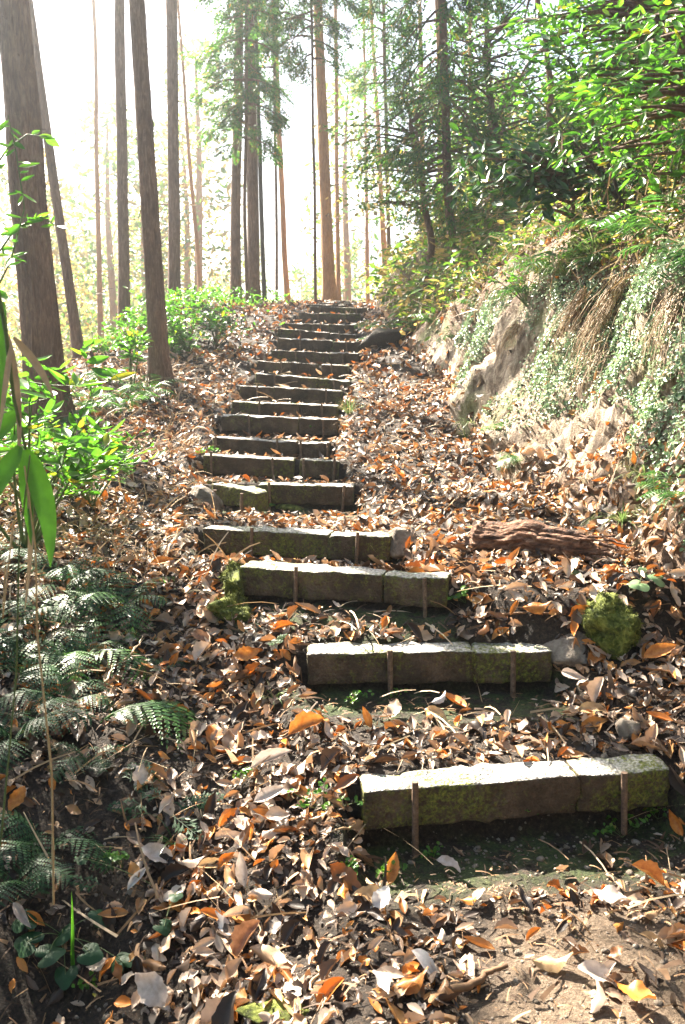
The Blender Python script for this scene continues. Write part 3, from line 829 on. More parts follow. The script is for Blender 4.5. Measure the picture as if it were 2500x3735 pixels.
# ------------------------------------------------------------------ plants
def frond_geo(length, npair=15, fine=True, droop=.9, width=.34, seed=0, stalk=.18):
    """one fern frond: arching midrib with toothed leaflets on both sides, in local space, grows along +x and up"""
    r_ = rng(seed)
    g = Geo(); u = np.linspace(0, 1, 16)
    th = R(62) - (R(62) + droop * .9) * u ** 1.1
    dx = np.cos(th); dz = np.sin(th)
    x_ = np.concatenate([[0], np.cumsum((dx[1:] + dx[:-1]) / 2)]) / 15; z_ = np.concatenate([[0], np.cumsum((dz[1:] + dz[:-1]) / 2)]) / 15
    side = np.linspace(0, 1, 16) ** 2 * r_.normal(0, .12)
    rib = np.stack([x_, side, z_], -1) * length
    t = tube(rib, np.linspace(.0035, .001, 16) * max(length / .5, .6), 4, False); g.add(t.verts(), t.f4[0])
    for k in range(npair * 2):
        q = stalk + (1 - stalk) * ((k // 2) + .3 * (k % 2)) / npair
        if q > .985: continue
        o = np.array([np.interp(q, u, rib[:, i]) for i in range(3)])
        a = np.interp(q, u, th); d = np.array([math.cos(a), 0, math.sin(a)]); nrm = np.array([-math.sin(a), 0, math.cos(a)])
        sg = 1 if k % 2 else -1
        prof = math.sin(math.pi * min(1, ((q - stalk) / (1 - stalk)) * .82 + .16)) ** .8
        ln = length * width * prof * r_.uniform(.88, 1.1)
        sw = r_.normal(0, .06)
        ldir = norm(np.array([0, sg, 0]) * .93 + d * (.42 + sw) + nrm * (-.12 + r_.normal(0, .06)))
        lw = length * (1 - stalk) / npair * .44
        cross = norm(np.cross(ldir, nrm))
        if fine:
            nn = 9
            V, Fc = [], []
            for m_ in range(nn):
                f0, f1 = m_ / nn, (m_ + .78) / nn
                w0 = lw * (1 - f0) ** .7
                c0 = o + ldir * ln * f0 - nrm * ln * .25 * f0 ** 2; c1 = o + ldir * ln * f1 - nrm * ln * .25 * f1 ** 2
                tip = (c0 + c1) / 2 + ldir * ln / nn * .35
                b0 = len(V)
                V += [c0, c1, tip + cross * w0, tip + cross * w0 * .75 - ldir * ln / nn * .5, tip - cross * w0, tip - cross * w0 * .75 - ldir * ln / nn * .5]
                Fc += [[b0, b0 + 1, b0 + 2, b0 + 3], [b0 + 1, b0, b0 + 5, b0 + 4]]
            g.add(np.array(V), np.array(Fc))
        else:
            c1 = o + ldir * ln * .45 - nrm * ln * .04; c2 = o + ldir * ln - nrm * ln * .22
            g.add(np.array([o, c1 + cross * lw * .55, c2, c1 - cross * lw * .55]), np.array([[0, 1, 2, 3]]))
    return g

FRONDS = {}
def frond_mesh(kind, i):
    key = (kind, i)
    if key not in FRONDS:
        mat = {'fine': M_FERN, 'coarse': M_FERN, 'dark': M_DARKFERN, 'dead': M_STRAW}[kind]
        gg = frond_geo(1.0, 11 if kind in ('fine', 'dark') else 12, kind in ('fine', 'dark'), [.5, .9, 1.3][i], .32, 10 + i)
        FRONDS[key] = make_mesh('frond', gg, mat, False)
    return FRONDS[key]

def fern(p, label, size=.4, n=8, kind='fine', group=None, face=None, spread=math.pi, seed=0, tip=0.0):
    r_ = rng(seed); root = thing('fern', p, label, 'fern', group)
    a0 = r_.uniform(0, 6.28) if face is None else face
    for k in range(n):
        me = frond_mesh(kind, int(r_.integers(0, 3)))
        o = bpy.data.objects.new('frond', me); COL.objects.link(o); o.parent = root
        a = a0 + (k + .5) / n * 2 * spread - spread + r_.normal(0, .12)
        o.rotation_euler = (r_.normal(0, .15), tip + r_.normal(0, .18), a)
        s = size * r_.uniform(.7, 1.12); o.scale = (s, s, s)
        ORG[o.name] = np.array(p, float)
    return root

def shrub(name, p, label, cat, height, radius, nst, leaf_n, tmpl, size, mat, seed=0, lean=(0, 0, 0), group=None, tilt=.5, stems=True, whorl=0, low=.3, hang=0.0):
    """branching stems with leaves set along and at the ends of the twigs"""
    r_ = rng(seed); p = np.asarray(p, float); root = thing(name, p, label, cat, group)
    st = Geo(); lf = Geo(); pos = []; dirs = []
    for k in range(nst):
        a = r_.uniform(0, 6.28); rr = radius * r_.uniform(.35, 1)
        end = p + np.array([math.cos(a) * rr, math.sin(a) * rr, height * r_.uniform(.55, 1.05)]) + np.array(lean) * r_.uniform(.5, 1)
        mid = (p + end) / 2 + np.array([0, 0, height * .12]) + r_.normal(0, .05 * height, 3)
        t = np.linspace(0, 1, 9)[:, None]
        c = (1 - t) ** 2 * p + 2 * t * (1 - t) * mid + t ** 2 * end
        tt = tube(c, np.linspace(.006 + .006 * height, .0018, 9), 5, False); st.add(tt.verts(), tt.f4[0])
        for q in range(4):
            u = r_.uniform(low, .95); o = np.array([np.interp(u, t[:, 0], c[:, i]) for i in range(3)])
            dd = norm(r_.normal(0, 1, 3) * [1, 1, .5] + [math.cos(a), math.sin(a), .3]); ln = radius * r_.uniform(.25, .6)
            e = o + dd * ln; tw = np.linspace(o, e, 5); tw[:, 2] += np.linspace(0, 1, 5) ** 2 * ln * (.15 - hang)
            tt = tube(tw, np.linspace(.003, .0012, 5), 4, False); st.add(tt.verts(), tt.f4[0])
            m = max(2, leaf_n)
            for h in range(m):
                v = (h + 1) / m; v = .6 + .4 * v if whorl else v
                pos.append(np.array([np.interp(v, np.linspace(0, 1, 5), tw[:, i]) for i in range(3)])); dirs.append(dd)
        for h in range(leaf_n):
            v = low + (1 - low) * (h + 1) / leaf_n
            pos.append(np.array([np.interp(v, t[:, 0], c[:, i]) for i in range(3)])); dirs.append(norm(end - mid))
    pos = np.array(pos); dirs = np.array(dirs); n = len(pos)
    fwd = dirs * .5 + r_.normal(0, .8, (n, 3)) * [1, 1, .4] + [0, 0, -hang]
    tm = tmpl if isinstance(tmpl, list) else [tmpl]
    M = frames(n, norm(np.tile([0, 0, 1.0], (n, 1)) + .25 * dirs), tilt * .6, r_, size * r_.uniform(.65, 1.15, n), fwd)
    k = r_.integers(0, len(tm), n)
    for i in range(len(tm)): lf.inst(tm[i], M[k == i], pos[k == i])
    part('stems', st, M_STEM if mat is not M_GREEN else M_GREENSTEM, root)
    part('foliage', lf, mat, root)
    return root

OV = [leaf_tmpl(.36, 7, 2, .5, .2, .01, 0, .1, .45, 41), leaf_tmpl(.40, 7, 2, .8, .25, .015, 0, -.1, .45, 42), leaf_tmpl(.33, 7, 2, .2, .2, .01, 0, .15, .42, 43)]
OVL = [leaf_tmpl(.40, 4, 1, .5, .25, .0, 0, .1, .45, 44), leaf_tmpl(.46, 4, 1, .8, .25, .0, 0, -.2, .5, 45)]
LANCE = [leaf_tmpl(.2, 7, 1, .9, .3, 0, 0, .2, .38, 46), leaf_tmpl(.17, 7, 1, 1.3, .3, 0, 0, -.2, .4, 47)]

def tuft(p, label, n=60, h=.3, w=.004, mat=None, seed=0, droop=1.2, lean=(0, 0), cat='grass tuft', name='grass_tuft', group=None):
    r_ = rng(seed); g = Geo(); p = np.asarray(p, float)
    for k in range(n):
        a = r_.uniform(0, 6.28); L_ = h * r_.uniform(.55, 1.15); el = R(r_.uniform(50, 85)); dr = droop * r_.uniform(.5, 1.3)
        u = np.linspace(0, 1, 7); th = el - dr * u * 1.3
        s = np.concatenate([[0], np.cumsum(np.cos(th[1:]))]) / 6; z = np.concatenate([[0], np.cumsum(np.sin(th[1:]))]) / 6
        d = np.array([math.cos(a) + lean[0], math.sin(a) + lean[1]]); pd = norm(np.array([-d[1], d[0], .2]))
        c = p + np.stack([s * L_ * d[0], s * L_ * d[1], z * L_], -1) + np.array([math.cos(a), math.sin(a), 0]) * .012
        ww = w * (1 - u ** 2 * .95)
        V = np.concatenate([c - pd * ww[:, None], c + pd * ww[:, None]]); i = np.arange(6)
        g.add(V, np.stack([i, i + 1, i + 8, i + 7], -1))
    return single(name, g, mat or M_GRASS, label, cat, group, loc=p)

# ------------------------------------------------------------------ trees
def spray_tmpl(n=7, seed=0, hang=.5):
    """flat scaly spray of a cypress: a midrib with narrow forked blades"""
    r_ = rng(seed); V, Fc = [], []
    for k in range(n * 2):
        q = .08 + .92 * (k // 2 + .4 * (k % 2)) / n; sg = 1 if k % 2 else -1
        ln = .46 * (1 - q * .75) * r_.uniform(.7, 1.2); a = R(42) * r_.uniform(.8, 1.25)
        o = np.array([q, 0, -hang * q * q * .5])
        for (f, aa, l2) in ((0, a, ln), (.45, a * 1.7, ln * .5), (.45, a * .35, ln * .55)):
            s0 = o + np.array([math.cos(a), sg * math.sin(a), -.15]) * ln * f
            d = np.array([math.cos(aa), sg * math.sin(aa), -.22 + r_.normal(0, .12)]); e = s0 + d * l2
            c = np.array([-sg * math.sin(aa), math.cos(aa), 0]) * .028
            b0 = len(V); m_ = (s0 + e) / 2
            V += [s0, m_ + c, e, m_ - c]; Fc += [[b0, b0 + 1, b0 + 2, b0 + 3]]
    b0 = len(V); V += [[0, -.008, 0], [0, .008, 0], [1.05, .004, -hang * .5], [1.05, -.004, -hang * .5]]; Fc += [[b0, b0 + 1, b0 + 2, b0 + 3]]
    return np.array(V), np.array(Fc)
SPR = [spray_tmpl(7, 1, .5), spray_tmpl(7, 2, .9), spray_tmpl(6, 3, .2)]
SPRC = [spray_tmpl(4, 4, .5), spray_tmpl(4, 5, .8)]

def conifer_crown(axis, z0, z1, rad, nb, nsp, size, seed=0, tm=SPR, droop=.5, sector=None):
    """axis(z) -> xy of the trunk. returns (branches, foliage)"""
    r_ = rng(seed); br, fo = Geo(), Geo(); Ps, Ds = [], []
    for k in range(nb):
        f = (k + r_.uniform(0, 1)) / nb; z = z0 + (z1 - z0) * f
        a = k * 2.399 + r_.normal(0, .3) if sector is None else r_.uniform(*sector)
        L_ = rad * (1 - .7 * f) * r_.uniform(.55, 1.1) * (.55 + .45 * min(1, f * 6))
        d = np.array([math.cos(a), math.sin(a), 0]); t = np.linspace(0, 1, 7)
        c = np.stack([t * L_ * d[0], t * L_ * d[1], .12 * L_ * t - droop * L_ * t ** 2], -1) + [*axis(z), z]
        c += np.cumsum(r_.normal(0, .02 * L_, (7, 3)), 0) * np.array([1, 1, .5])
        tt = tube(c, np.linspace(.022, .004, 7), 5, False); br.add(tt.verts(), tt.f4[0])
        m = max(3, int(nsp * L_ / rad))
        q = r_.uniform(.18, 1, m) ** .7
        pp = np.stack([np.interp(q, t, c[:, i]) for i in range(3)], -1) + r_.normal(0, .05 * rad, (m, 3))
        sd = r_.choice([-1, 1], m)[:, None] * np.array([-d[1], d[0], 0]) * .8
        Ps.append(pp); Ds.append(d * .8 + sd + r_.normal(0, .35, (m, 3)) + [0, 0, -.55])
    Ps, Ds = np.concatenate(Ps), np.concatenate(Ds); n = len(Ps)
    M = frames(n, np.tile([0, 0, 1.0], (n, 1)) + .0, .45, r_, size * r_.uniform(.6, 1.3, n), Ds)
    # let the sprays hang: x axis follows Ds, z stays near up
    x = norm(Ds); zz = norm(np.tile([0, 0, 1.0], (n, 1)) + .5 * r_.normal(0, 1, (n, 3))); zz = norm(zz - (zz * x).sum(-1, keepdims=True) * x); yv = np.cross(zz, x)
    M = np.stack([x, yv, zz], -1) * (size * r_.uniform(.6, 1.3, n))[:, None, None]
    k = r_.integers(0, len(tm), n)
    for i in range(len(tm)): fo.inst(tm[i], M[k == i], Ps[k == i])
    return br, fo

def trunk_pts(pb, pt, ztop, zbot, wig=.03, seed=0):
    """line through two points seen in the photo, carried down into the soil and up to the crown"""
    r_ = rng(seed); d = (pt - pb) / (pt[2] - pb[2])
    z = np.arange(zbot, ztop, .25); c = pb + d * (z - pb[2])[:, None]
    c[:, 0] += wig * fbm(z * .5, z * 0 + seed * 3.3, oct=2, seed=seed); c[:, 1] += wig * fbm(z * .5, z * 0 + seed * 7.3, oct=2, seed=seed + 9)
    return z, c

def twigs(z, c, rad, z0, z1, n, ln, seed, curly=.3):
    r_ = rng(seed); g = Geo()
    for k in range(n):
        zz = r_.uniform(z0, z1); o = np.array([np.interp(zz, z, c[:, i]) for i in range(3)]); a = r_.uniform(0, 6.28); L_ = ln * r_.uniform(.2, 1) ** 1.5
        t = np.linspace(0, 1, 6)[:, None]; d = np.array([math.cos(a), math.sin(a), r_.uniform(-.3, .4)])
        pp = o + d * (rad * .7 + L_ * t) + np.cumsum(r_.normal(0, curly * L_ * .12, (6, 3)), 0)
        w = .004 + .010 * min(1, L_ * 1.4)
        tt = tube(pp, np.linspace(w, w * .3, 6), 4, False); g.add(tt.verts(), tt.f4[0])
    return g

CANOPY = {}
def canopy(kind, seed):
    if (kind, seed) not in CANOPY:
        br, fo = conifer_crown(lambda z: (0, 0), 0, 8, 1.5, 17, 34, .42, seed, SPRC, .35)
        CANOPY[(kind, seed)] = (make_mesh('branches', br, M_BARK), make_mesh('crown', fo, M_CONIFER, False))
    return CANOPY[(kind, seed)]

def cedar(pb, pt, Y, wb, wt, zcrown, label, mat=None, seed=0, flare=1.25, ztop=None, sides=26, stubs=26, crown=True, group='tall straight trunks', rough=.09, dead=0, cscale=1.0):
    B, T = P(*pb, Y), P(*pt, Y)
    zg = float(hgt(np.array([B[0]]), np.array([Y]))[0])
    z, c = trunk_pts(B, T, zcrown + 8, min(zg, B[2]) - .25, .02 if stubs else .01, seed)
    rb, rt = wb / FPX * Y / 2, wt / FPX * Y / 2
    k = (rt - rb) / (T[2] - B[2]); rad = np.maximum(rb + k * (z - B[2]), .03) * (1 + (flare - 1) * np.exp(-np.maximum(z - max(B[2], zg), 0) / .28) + .35 * np.exp(-np.maximum(z - zg, 0) / .09))
    root = thing('cedar_tree', [B[0], Y, zg], label, 'tree', group)
    zz = np.arange(z[0], z[-1], .05); cc = np.stack([np.interp(zz, z, c[:, i]) for i in range(3)], -1)
    tr = tube(cc, np.interp(zz, z, rad), sides, True, rough, seed + 5, 5)
    if stubs: tr = merge(tr, twigs(z, c, rb * .9, B[2] + .3, T[2] + 1, stubs, .16, seed))
    if sides > 40:
        r_ = rng(seed + 60); n = 260; zz_ = r_.uniform(zz[0], T[2] + 1, n); a = r_.uniform(0, 6.28, n); ln = r_.uniform(.06, .38, n); w_ = r_.uniform(.003, .012, n); V, Fq = [], []
        for q in range(n):
            for h_ in range(5):
                zq = zz_[q] + ln[q] * h_ / 4; cx_ = np.array([np.interp(zq, z, c[:, i]) for i in range(2)]); rq = np.interp(zq, z, rad) * 1.03 + .012 * abs(h_ / 4 - .5) * 2 * (h_ > 2) + .004
                aa = a[q] + .12 * (h_ / 4) * r_.normal(); wa = w_[q] * math.sin(math.pi * (h_ + .6) / 5.2) / rq
                for sg in (-1, 1): V.append([cx_[0] + rq * math.cos(aa + sg * wa), cx_[1] + rq * math.sin(aa + sg * wa), zq])
            b0 = q * 10; Fq += [[b0 + 2 * h_, b0 + 2 * h_ + 1, b0 + 2 * h_ + 3, b0 + 2 * h_ + 2] for h_ in range(4)]
        tr.add(np.array(V), np.array(Fq))
    part('trunk', tr, mat or M_BARK, root)
    for q in range(dead): part('dead_branch', twigs(z, c, rb * .9, B[2] + 1.0, T[2] + 1, 1, 1.1, seed * 50 + q, .9), M_STRAW if dead > 20 else M_TWIG, root)
    if crown:
        bm, fm = canopy('c', seed % 3)
        x0, y0 = np.interp(zcrown, z, c[:, 0]), np.interp(zcrown, z, c[:, 1])
        for nm, me in (('branches', bm), ('crown', fm)):
            o = bpy.data.objects.new(nm, me); COL.objects.link(o); o.parent = root
            o.location = (float(x0 - B[0]), float(y0 - Y), float(zcrown - zg)); o.rotation_euler = (0, 0, seed * 1.3); o.scale = (cscale, cscale, 1)
    return root, z, c, rb

cedar((165, 1430), (45, 0), 8.5, 132, 104, 6.2, 'thick grey trunk at the left edge with leafy sprigs climbing it', seed=1, rough=.10, sides=96)
cedar((285, 1290), (105, 0), 12, 38, 26, 7.5, 'thin leaning trunk just right of the thick one at the left edge', seed=2, stubs=14, crown=False)
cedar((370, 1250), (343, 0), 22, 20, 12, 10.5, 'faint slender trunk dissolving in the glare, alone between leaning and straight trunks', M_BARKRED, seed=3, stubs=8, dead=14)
cedar((456, 1290), (440, 0), 13.5, 42, 34, 7.6, 'straight grey trunk whose base is hidden by ferns, left of the leafy-slope trunk', seed=4, stubs=30, crown=False)
cedar((581, 1395), (500, 0), 10, 68, 50, 6.8, 'large brown trunk standing on the leaf slope left of the steps', seed=5, stubs=30, sides=64, crown=False)
cedar((638, 1200), (626, 0), 15, 44, 38, 8.2, 'dark straight trunk rising behind the bush, with curly dead twigs near its foot', seed=6, stubs=40, dead=7)
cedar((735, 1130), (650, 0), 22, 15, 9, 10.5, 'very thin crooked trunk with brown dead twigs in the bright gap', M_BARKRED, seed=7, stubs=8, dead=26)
cedar((858, 1190), (872, 0), 16.5, 40, 28, 8.5, 'trunk left of the paired trunks, at the crest beside the upper steps', seed=8, stubs=30, crown=False)
cedar((926, 1160), (912, 0), 17, 48, 30, 8.5, 'wider trunk of the close pair left of the upper steps', seed=9, stubs=40, crown=False)
cedar((968, 1160), (930, 0), 16.6, 17, 13, 8.5, 'slim dark pole-like trunk touching the wider one at the crest', M_POLE, seed=10, stubs=0, flare=1.0, crown=False)
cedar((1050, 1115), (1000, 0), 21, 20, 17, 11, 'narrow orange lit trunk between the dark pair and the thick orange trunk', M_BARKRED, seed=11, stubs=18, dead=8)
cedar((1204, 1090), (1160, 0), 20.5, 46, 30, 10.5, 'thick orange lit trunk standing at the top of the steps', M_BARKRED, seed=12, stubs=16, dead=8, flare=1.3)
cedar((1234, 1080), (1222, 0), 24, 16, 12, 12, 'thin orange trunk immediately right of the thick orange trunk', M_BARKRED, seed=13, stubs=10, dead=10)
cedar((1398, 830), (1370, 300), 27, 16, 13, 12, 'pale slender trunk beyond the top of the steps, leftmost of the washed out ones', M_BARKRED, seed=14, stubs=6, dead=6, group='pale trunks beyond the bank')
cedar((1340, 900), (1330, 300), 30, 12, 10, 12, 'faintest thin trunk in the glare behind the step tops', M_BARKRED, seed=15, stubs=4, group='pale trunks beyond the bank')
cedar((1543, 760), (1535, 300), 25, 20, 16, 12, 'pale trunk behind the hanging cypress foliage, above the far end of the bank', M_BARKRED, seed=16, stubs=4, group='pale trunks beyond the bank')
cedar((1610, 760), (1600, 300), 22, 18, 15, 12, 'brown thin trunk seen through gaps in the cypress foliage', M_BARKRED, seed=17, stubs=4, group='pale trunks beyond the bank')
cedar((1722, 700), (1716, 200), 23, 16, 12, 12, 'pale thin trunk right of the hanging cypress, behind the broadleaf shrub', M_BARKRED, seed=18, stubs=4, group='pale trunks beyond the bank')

# the two trunks whose foliage hangs into the picture
def leafy_cypress(px, py, Y, z0, z1, rad, nb, nsp, size, label, seed, trunk=True, sector=None, w=30, droop=.5, mat=None, pt=None):
    B = P(px, py, Y); root = thing('cypress_tree', [B[0], Y, B[2]], label, 'tree', 'leafy cypresses')
    T = P(*(pt or (px - 12, 0)), Y); z, c = trunk_pts(B, T, z1, B[2] - .6, .03, seed)
    if trunk: part('trunk', tube(c, np.linspace(w, w * .5, len(z)) / FPX * Y / 2, 16, True, .08, seed, 4), mat or M_BARK, root)
    ax = lambda q: (np.interp(q, z, c[:, 0]), np.interp(q, z, c[:, 1]))
    br, fo = conifer_crown(ax, z0, z1, rad, nb, nsp, size, seed, SPR, droop, sector)
    part('branches', br, M_BARK, root); part('crown', fo, M_CONIFER, root, False)
    return root
leafy_cypress(905, 1175, 15.6, 5.1, 12, .95, 95, 30, .30, 'cypress with dark green foliage hanging over the paired trunks', 21, w=14)
leafy_cypress(1150, 1110, 17.5, 6.9, 13, 1.25, 70, 30, .32, 'cypress whose foliage hangs in front of the thick orange trunk', 22, w=12)
leafy_cypress(1010, 1140, 18.5, 6.6, 13, 1.1, 60, 26, .32, 'cypress with foliage between the pair and the thick orange trunk', 26, w=12)
leafy_cypress(1650, 900, 13.0, 3.9, 12, 1.25, 78, 30, .33, 'big cypress with grey green drapes hanging right of the step tops', 23, w=34, droop=1.0, pt=(1610, 0))
leafy_cypress(1800, 860, 17.5, 8.2, 13, 1.6, 40, 24, .33, 'cypress filling the top edge of the picture right of centre', 24, w=22, pt=(1770, 0))
leafy_cypress(1420, 960, 21.0, 6.8, 13, 1.2, 46, 22, .34, 'lighter cypress behind the big one, near the glare', 25, w=16, pt=(1400, 0))

# canopy of the slope on the left, outside the frame to the sun side
spots = [(-6.6, 8.6), (-8.6, 11.2), (-10.5, 14.5), (-5.6, 6.2), (-9.4, 7.2), (-12, 11), (-12.5, 17), (-4.6, 3.8), (-7.5, 3.8), (-7.6, 10.2), (-5.4, 7.9), (-10, 9.6), (-4.6, 6.2), (-6.2, 5.2)]
r = rng(5)
for k, (x, y) in enumerate(spots):
    zg = float(hgt(np.array([x]), np.array([y]))[0]); root = thing('cedar_tree', [x, y, zg], 'cedar out of view on the left slope that shades the path', 'tree', 'cedars out of view on the left slope')
    zc = 6.5 + r.uniform(0, 1.5); zz = np.arange(zg - .3, zc + 8, .4)
    part('trunk', tube(np.stack([x + 0 * zz, y + 0 * zz, zz], -1), np.linspace(.16, .05, len(zz)), 12, True, .08, k, 4), M_BARK, root)
    bm, fm = canopy('c', k % 3)
    for nm, me in (('branches', bm), ('crown', fm)):
        o = bpy.data.objects.new(nm, me); COL.objects.link(o); o.parent = root; o.location = (0, 0, zc - zg); o.rotation_euler = (0, 0, k * 1.1)

for k, (x, y) in enumerate([(-3.2, -2.2), (0.2, -3.4), (3.4, -2.0), (-5.6, -.2), (-1.6, -6), (2.2, -6.4), (5.4, -5), (-5, -5), (5.8, 1.2), (.8, -9), (-8, -2.5)]):  # unseen cedars added behind the camera to hold back skylight
    zg = float(hgt(np.array([x]), np.array([y]))[0]); root = thing('cedar_tree', [x, y, zg], 'unseen cedar added behind the viewpoint to dim the skylight', 'tree', 'cedars out of view behind the viewpoint')
    zz = np.arange(zg - .3, 10, .4)
    part('trunk', tube(np.stack([x + 0 * zz, y + 0 * zz, zz], -1), np.linspace(.17, .05, len(zz)), 12, True, .08, k, 4), M_BARK, root)
    bm, fm = canopy('c', k % 3)
    for q in (0, 1):
        for nm, me in (('branches', bm), ('crown', fm)):
            o = bpy.data.objects.new(nm, me); COL.objects.link(o); o.parent = root; o.location = (0, 0, 2.0 + q * 1.5 - zg); o.rotation_euler = (0, 0, k * 1.1 + q * 2); o.scale = (1.35, 1.35, 1)

# broadleaf trees
def broad_tree(name, foot_p, path, wbase, blobs, nclump, per, size, tmpl, mat, label, seed, sig=.16, group=None, flat=.35, nbr=14, bark=None):
    """foot_p: base; path: list of trunk points; blobs: crown ellipsoids (centre, radii)"""
    r_ = rng(seed); root = thing(name, foot_p, label, 'tree', group)
    pts = np.array(path, float); t = np.linspace(0, 1, len(pts)); q = np.linspace(0, 1, 40)
    c = np.stack([np.interp(q, t, pts[:, i]) for i in range(3)], -1) + .02 * np.stack([fbm(q * 9, q * 0 + seed, seed=i) for i in range(3)], -1)
    tr = tube(c, np.linspace(wbase, wbase * .45, 40), 14, True, .08, seed, 4)
    br, lf = Geo(), Geo(); br.add(tr.verts()[:40 * 14], tr.f4[0])
    C = []
    w = np.array([b[1][0] * b[1][1] * b[1][2] for b in blobs]); w = w / w.sum()
    for k in range(nclump):
        b = blobs[r_.choice(len(blobs), p=w)]; d = norm(r_.normal(0, 1, 3)) * r_.uniform(.35, 1) ** .6
        C.append(np.array(b[0]) + d * b[1])
    C = np.array(C)
    part('trunk', tr, bark or M_BARK, root)
    bb = Geo()
    for k in range(min(nclump, nbr * 4)):
        e = C[k]; o = c[np.argmin(np.linalg.norm(c - e, axis=1) + np.maximum(c[:, 2] - e[2], 0) * 2)]
        m_ = (o + e) / 2 + [0, 0, .12 * np.linalg.norm(e - o)]; u = np.linspace(0, 1, 8)[:, None]
        cc = (1 - u) ** 2 * o + 2 * u * (1 - u) * m_ + u ** 2 * e
        tt = tube(cc, np.linspace(.018 + .004 * np.linalg.norm(e - o), .004, 8), 5, False); bb.add(tt.verts(), tt.f4[0])
    part('branches', bb, bark or M_BARK, root)
    n = nclump * per; ci = np.repeat(np.arange(nclump), per)
    off = r_.normal(0, 1, (n, 3)) * np.array([1, 1, flat]) * sig * r_.uniform(.6, 1.3, nclump)[ci][:, None]
    pos = C[ci] + off; nr = norm(np.tile([-.25, -.45, .6], (n, 1)) + .35 * norm(off))
    M = frames(n, nr, .5, r_, size * r_.uniform(.6, 1.2, n), norm(off) + [0, 0, -.25])
    k = r_.integers(0, len(tmpl), n)
    for i in range(len(tmpl)): lf.inst(tmpl[i], M[k == i], pos[k == i])
    part('crown', lf, mat, root)
    return root

b14 = P(2055, 760, 9.2); 
broad_tree('broadleaf_tree', b14 - [0, 0, .4], [b14 - [0, 0, .5], P(2015, 446, 9.2), P(1967, 0, 9.2), P(1940, -400, 9.2)], 24 / FPX * 9.2 / 2 * 1.1,
           [(P(2020, 100, 10.2), (1.1, .9, .9)), (P(1900, -150, 10.5), (1.4, 1, .8))], 22, 26, .085, OVL, M_GREEN, 'dark slender leaning trunk under bright leaves, right of the cypress drapes', 31)
b15 = P(2440, 800, 8.0)
broad_tree('broadleaf_tree', b15 - [0, 0, .4], [b15 - [0, 0, .6], P(2432, 400, 8.0), P(2420, 0, 8.0), P(2410, -500, 8)], 46 / FPX * 8 / 2,
           [(P(2480, -50, 8.6), (1.0, .9, .6)), (P(2330, 250, 8.8), (.6, .6, .5))], 34, 36, .08, OVL, M_GREEN, 'stout pale trunk near the right edge, half covered by leaves', 32)
b16 = P(2490, 800, 8.5)
broad_tree('broadleaf_tree', b16 - [0, 0, .4], [b16 - [0, 0, .6], P(2485, 400, 8.5), P(2478, 0, 8.5), P(2470, -400, 8.5)], 40 / FPX * 8.5 / 2,
           [(P(2500, -150, 9.2), (1.2, 1, .7))], 22, 34, .08, OVL, M_GREEN, 'dark trunk at the right edge directly behind the pale stout one', 33)
# near, bright, back-lit branch hanging in from the upper right corner
bn = P(2720, 900, 5.2)
broad_tree('broadleaf_tree', bn - [0, 0, .2], [bn - [0, 0, .5], P(2680, 300, 5.2), P(2640, -300, 5.2)], .05,
           [(P(2420, 330, 5.2), (.42, .5, .17)), (P(2280, 420, 5.4), (.30, .4, .10)), (P(2440, 90, 5.4), (.35, .4, .12)), (P(2200, 560, 5.6), (.22, .3, .09)), (P(2480, 560, 5.0), (.3, .4, .14))],
           46, 17, .085, OV, M_GREEN, 'young tree leaning in from the right edge with bright back-lit leaves', 34, sig=.09, flat=.25, nbr=12)
bn = P(2560, 700, 7.2)
broad_tree('broadleaf_tree', bn - [0, 0, .3], [bn - [0, 0, .6], P(2500, 200, 7.2), P(2380, -200, 7.2)], .05,
           [(P(2080, 110, 7.2), (.36, .4, .16)), (P(2230, 250, 7.0), (.36, .4, .14)), (P(2000, 330, 7.4), (.28, .3, .12)), (P(2300, 60, 7.2), (.4, .4, .2))],
           44, 16, .09, OV, M_GREEN, 'young tree with bright leafy branches spreading across the leaning trunk', 35, sig=.11, flat=.3, nbr=11)
# wooded slope behind
r = rng(77)
SL = [(1, 13.5, 1500, 600), (0, 13.5, 1760, 330), (2, 12.5, 1920, 200), (0, 11, 2150, 200), (0, 11, 2350, 120), (2, 18, 1820, 520), (1, 20, 1620, 620), (0, 17, 2100, 420), (1, 14.5, 2280, 330), (2, 22, 1500, 450), (0, 24, 1700, 250), (1, 21, 1960, 120), (2, 17, 2250, 60), (0, 13.5, 2480, 230), (0, 12, 1980, 420), (0, 10.5, 2260, 300), (0, 14, 1850, 60), (1, 19, 1800, 200), (0, 16, 2400, -40)]
desc = ['bright green tree at the far end of the bank, lowest of the wooded slope', 'leafy tree behind the hanging cypress drapes', 'tree behind the dark slender leaning trunk, near the top', 'tree right of the leaning trunk, upper right of the picture', 'tree above the right-edge shrubs, partly hidden by bright leaves',
        'low leafy tree right of the pale thin trunks', 'pale leafy tree in the glow beyond the bank end', 'dense tree behind the dark glossy shrub', 'tree between the leaning trunk and the stout pale trunk', 'faint tree in the glare behind the pale trunks',
        'faint tree high behind the cypress drapes', 'tree at the top edge, centre right, behind the leaning trunk', 'tree at the top edge between the leaning and stout trunks', 'tree behind the trunks at the right edge', 'bright tree just left of the leaning trunk, above the glossy shrub', 'nearest bright tree between leaning trunk and right edge', 'leafy crown touching the top edge above the cypress drapes', 'pale crown glimpsed between cypress drapes and leaning trunk', 'crown cut by the top right corner']
